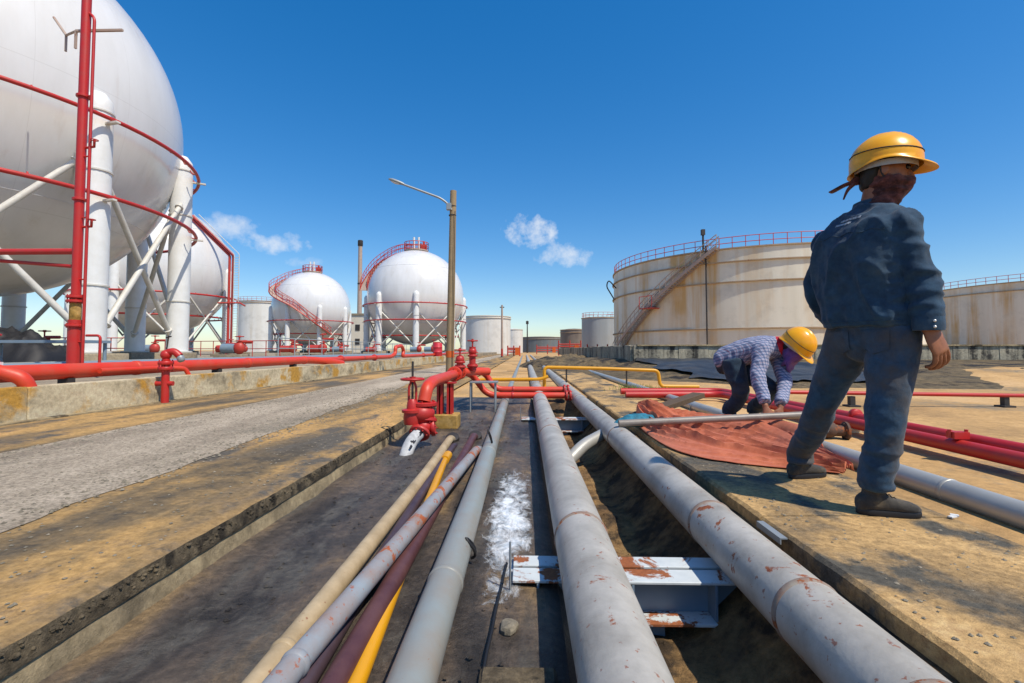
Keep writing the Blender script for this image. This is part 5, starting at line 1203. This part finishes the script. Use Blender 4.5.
jn = voxel('jeans', p, .0065, 'jeans', W, pf, 6)
pk = MB()
for sx in (.085, -.085):
    for i in range(9): pass
def psurf(px, pz, ex=.002):
    c = Vector((1.705, 2.40, pz)) + S * px; ok, loc, nrm, idx = jn.ray_cast(c - F_ * .5 - ORG[W.name], F_)
    return (loc + ORG[W.name] + nrm * ex) if ok else c - F_ * .13
for sx in (.09, -.085):
    pm = MB().grid(lambda u, v: psurf(sx + (u - .5) * .118, .752 + .022 * abs(u - .5) * 2 + (.862 - .752 - .022 * abs(u - .5) * 2) * v, .0045), 8, 8); pm.build('back_pocket', 'jeans', jn, 60)
    path = [(-.055, .86), (-.055, .775), (0, .752), (.055, .775), (.055, .86)]
    MB().tube([psurf(sx + a, z) for a, z in path], .002, 6).build('pocket_seam', 'jeans_dark', jn, 60)
for (ak, hd_) in ((rA, R(-8)), (lA, R(18))): shoe(W, (ak.x, ak.y, .004), hd_)
# scarf across the face, tied behind the head
sc = MB().loft([(nb + Vector((.03, -.004, .012)), HS * .078, HF * .074), (hc - HU * .140 + HF * .008, HS * .064, HF * .064), (hc - HU * .105 + HF * .026, HS * .062, HF * .076), (hc - HU * .065 + HF * .022, HS * .074, HF * .092), (hc - HU * .038 + HF * .020, HS * .075, HF * .097)], 30, 5)
scf = voxel('face_scarf', sc, .006, 'scarf_brown', W, lambda q: .012 * ridge(q.x * 14, q.y * 14 + q.z * 9, q.z * 30) + .003 * ridge(q.x * 30, q.y * 30, q.z * 50), 3)
kn = MB().ball(hc - HF * .105 - HU * .035, (.026, .024, .022), 12, 8)
kn.limb([hc - HF * .10 - HU * .035, hc - HF * .15 - HU * .05 - HS * .01, hc - HF * .195 - HU * .075 - HS * .02, hc - HF * .215 - HU * .085], [(.012, .012), (.022, .008), (.028, .006), (.004, .003)], 14, 4)
kn.limb([hc - HF * .10 - HU * .035, hc - HF * .135 - HU * .075, hc - HF * .15 - HU * .125], [(.012, .012), (.022, .008), (.010, .004)], 14, 4)
kn.build('scarf_knot', 'scarf_brown', scf, 60)
hat = hard_hat(W, hc + HU * .046 + HF * .002, (HF + U * .10), U - HS * .06, 1.03)
st_ = MB().tube([hc + HS * .085 - HF * .035 + HU * .03, hc + HS * .082 - HF * .012 - HU * .03, hc + HS * .06 + HF * .03 - HU * .10, hc + HF * .05 - HU * .125], .005, 6)
st_.build('chin_strap', 'black_strap', hat, 60)

# ---------------------------------------------------------------- stooping worker
Q = thing('person', (2.30, 5.25, -.03), 'stooping worker in checked shirt with yellow hard hat and purple face cloth handling the tarpaulin', 'person')
hipL, hipR = Vector((2.20, 5.36, .66)), Vector((2.18, 5.12, .645))
chest = Vector((2.56, 5.02, .80)); axis = unit(chest - Vector((2.20, 5.23, .68)))
sA = Vector((2.40, 4.94, .77)); sB = Vector((2.66, 5.16, .76))
eA, wA = Vector((2.29, 4.80, .49)), Vector((2.27, 4.62, .235)); eB, wB = Vector((2.60, 4.90, .47)), Vector((2.42, 4.64, .225))
kA, aA = Vector((2.235, 5.06, .34)), Vector((2.20, 5.26, .06)); kB, aB = Vector((2.52, 5.02, .37)), Vector((2.50, 5.34, .06))
hc = Vector((2.69, 4.86, .80)); HF = unit((.45, -.60, -.66)); HS = HF.cross(U).normalized(); HU = HS.cross(HF)
SD = unit((sA - sB) * 1.0); UP = axis.cross(SD).normalized()
if UP.z < 0: UP = -UP
b = MB()
b.loft([(Vector((2.20, 5.23, .67)), SD * .14, UP * .09), (Vector((2.36, 5.14, .74)), SD * .14, UP * .09), (chest, SD * .15, UP * .09), (chest + axis * .08, SD * .06, UP * .05)], 20, 4)
b.limb([chest + axis * .04, chest + axis * .12, hc - HU * .05 - HF * .01], [.058, .055, .058], 14, 4)
b.loft([(hc - HU * .115 + HF * .045, HS * .030, HF * .032), (hc - HU * .095 + HF * .03, HS * .052, HF * .062), (hc - HU * .05 + HF * .012, HS * .066, HF * .085), (hc, HS * .073, HF * .094), (hc + HU * .05, HS * .073, HF * .096), (hc + HU * .09, HS * .058, HF * .078), (hc + HU * .115, HS * .025, HF * .035)], 20, 4)
b.limb([hc + HF * .085 + HU * .02, hc + HF * .108 - HU * .02, hc + HF * .088 - HU * .034], [.008, .013, .010], 10, 3)
for a1, e1, w1 in ((sA, eA, wA), (sB, eB, wB)): b.limb([a1, a1.lerp(e1, .5), e1, e1.lerp(w1, .35), w1], [.048, .044, .037, .036, .026], 14, 4)
for h1, k1, a1 in ((hipR, kA, aA), (hipL, kB, aB)): b.limb([h1, h1.lerp(k1, .4), k1, k1.lerp(a1, .3), a1 + U * .02, a1 - U * .03], [.075, .07, .052, .052, .036, .035], 14, 4)
hand(b, wA, (.10, -.30, -.9), (.1, .9, -.2), .45, 1.0, thumb=(.9, .1, 0), spread=.15)
hand(b, wB, (-.25, -.25, -.9), (-.3, .9, -.2), .5, 1.0, thumb=(-.9, .0, 0), spread=.1)
voxel('body', b, .007, 'skin', Q, None, 4)
j = MB()
j.loft([(Vector((2.12, 5.275, .645)), SD * .150, UP * .105), (Vector((2.20, 5.23, .69)), SD * .172, UP * .125), (Vector((2.33, 5.15, .745)), SD * .175, UP * .13), (Vector((2.47, 5.07, .79)), SD * .180, UP * .125), (chest + axis * .02, SD * .165, UP * .105), (chest + axis * .08, SD * .09, UP * .075)], 32, 5, 2.3)
j.limb([sA + (sB - sA) * .12, sA, sA.lerp(eA, .4), eA, eA.lerp(wA, .5), wA + U * .04], [.088, .086, .074, .066, .058, .050], 18, 5)
j.limb([sB + (sA - sB) * .12, sB, sB.lerp(eB, .4), eB, eB.lerp(wB, .5), wB + U * .04], [.088, .086, .074, .066, .058, .050], 18, 5)
js = voxel('shirt', j, .010, 'plaid', Q, lambda q: .011 * ridge(q.x * 7, q.y * 7, q.z * 8) + .005 * ridge(q.x * 16, q.y * 16, q.z * 18) - .003, 5)
p = MB()
p.loft([(Vector((2.12, 5.28, .60)), SD * .13, UP * .10), (Vector((2.20, 5.23, .665)), SD * .165, UP * .125), (Vector((2.30, 5.17, .71)), SD * .155, UP * .11)], 24, 4)
p.limb([hipR + U * .02, hipR.lerp(kA, .3), hipR.lerp(kA, .6), kA, kA.lerp(aA, .45), aA + U * .08, aA + U * .03], [.105, .105, .092, .080, .072, .068, .068], 20, 5)
p.limb([hipL + U * .02, hipL.lerp(kB, .3), hipL.lerp(kB, .6), kB, kB.lerp(aB, .45), aB + U * .08, aB + U * .03], [.105, .105, .092, .080, .072, .068, .068], 20, 5)
voxel('trousers', p, .010, 'jeans_dark', Q, lambda q: .008 * ridge(q.x * 8, q.y * 8, q.z * 9) + .003 * ridge(q.x * 20, q.y * 20, q.z * 22), 5)
for ak, hd_ in ((aA, R(-35)), (aB, R(-20))): shoe(Q, (ak.x, ak.y, -.042), hd_)
sc = MB().loft([(hc - HU * .14 + HF * .03, HS * .060, HF * .050), (hc - HU * .10 + HF * .03, HS * .076, HF * .082), (hc - HU * .05 + HF * .026, HS * .084, HF * .098), (hc - HU * .008 + HF * .022, HS * .083, HF * .102)], 26, 5)
sc.loft([(hc - HU * .06 + HF * .06, HS * .07, HF * .05), (hc - HU * .13 + HF * .055, HS * .085, HF * .035), (hc - HU * .20 + HF * .04, HS * .06, HF * .022), (hc - HU * .25 + HF * .03, HS * .012, HF * .012)], 22, 4)
pz_ = hc - HU * .08 + HF * .05
sc.loft([(pz_, HS * .08, HF * .04), (pz_ - U * .07 - HF * .02, HS * .092, HF * .028), (pz_ - U * .15 - HF * .05, HS * .066, HF * .02), (pz_ - U * .21 - HF * .07, HS * .012, HF * .012)], 22, 4)
voxel('face_scarf', sc, .008, 'scarf_purple', Q, lambda q: .008 * ridge(q.x * 14, q.y * 14, q.z * 14), 3)
nk = MB().loft([(chest + axis * .05, SD * .115, UP * .10), (chest + axis * .10, SD * .098, UP * .088), (chest + axis * .14, SD * .082, UP * .078), (chest + axis * .17, SD * .07, UP * .07)], 24, 4)
voxel('neck_cloth', nk, .008, 'scarf_red', Q, lambda q: .009 * ridge(q.x * 16, q.y * 16, q.z * 18), 3)
hr = MB().loft([(hc - HF * .058 - HU * .085, HS * .05, HF * .036), (hc - HF * .03 - HU * .03, HS * .078, HF * .075), (hc - HF * .012 + HU * .05, HS * .079, HF * .092)], 20, 4); voxel('hair', hr, .009, 'hair', Q, None, 3)
hat = hard_hat(Q, hc + HU * .045 + HF * .0, HF, HU, 1.16)
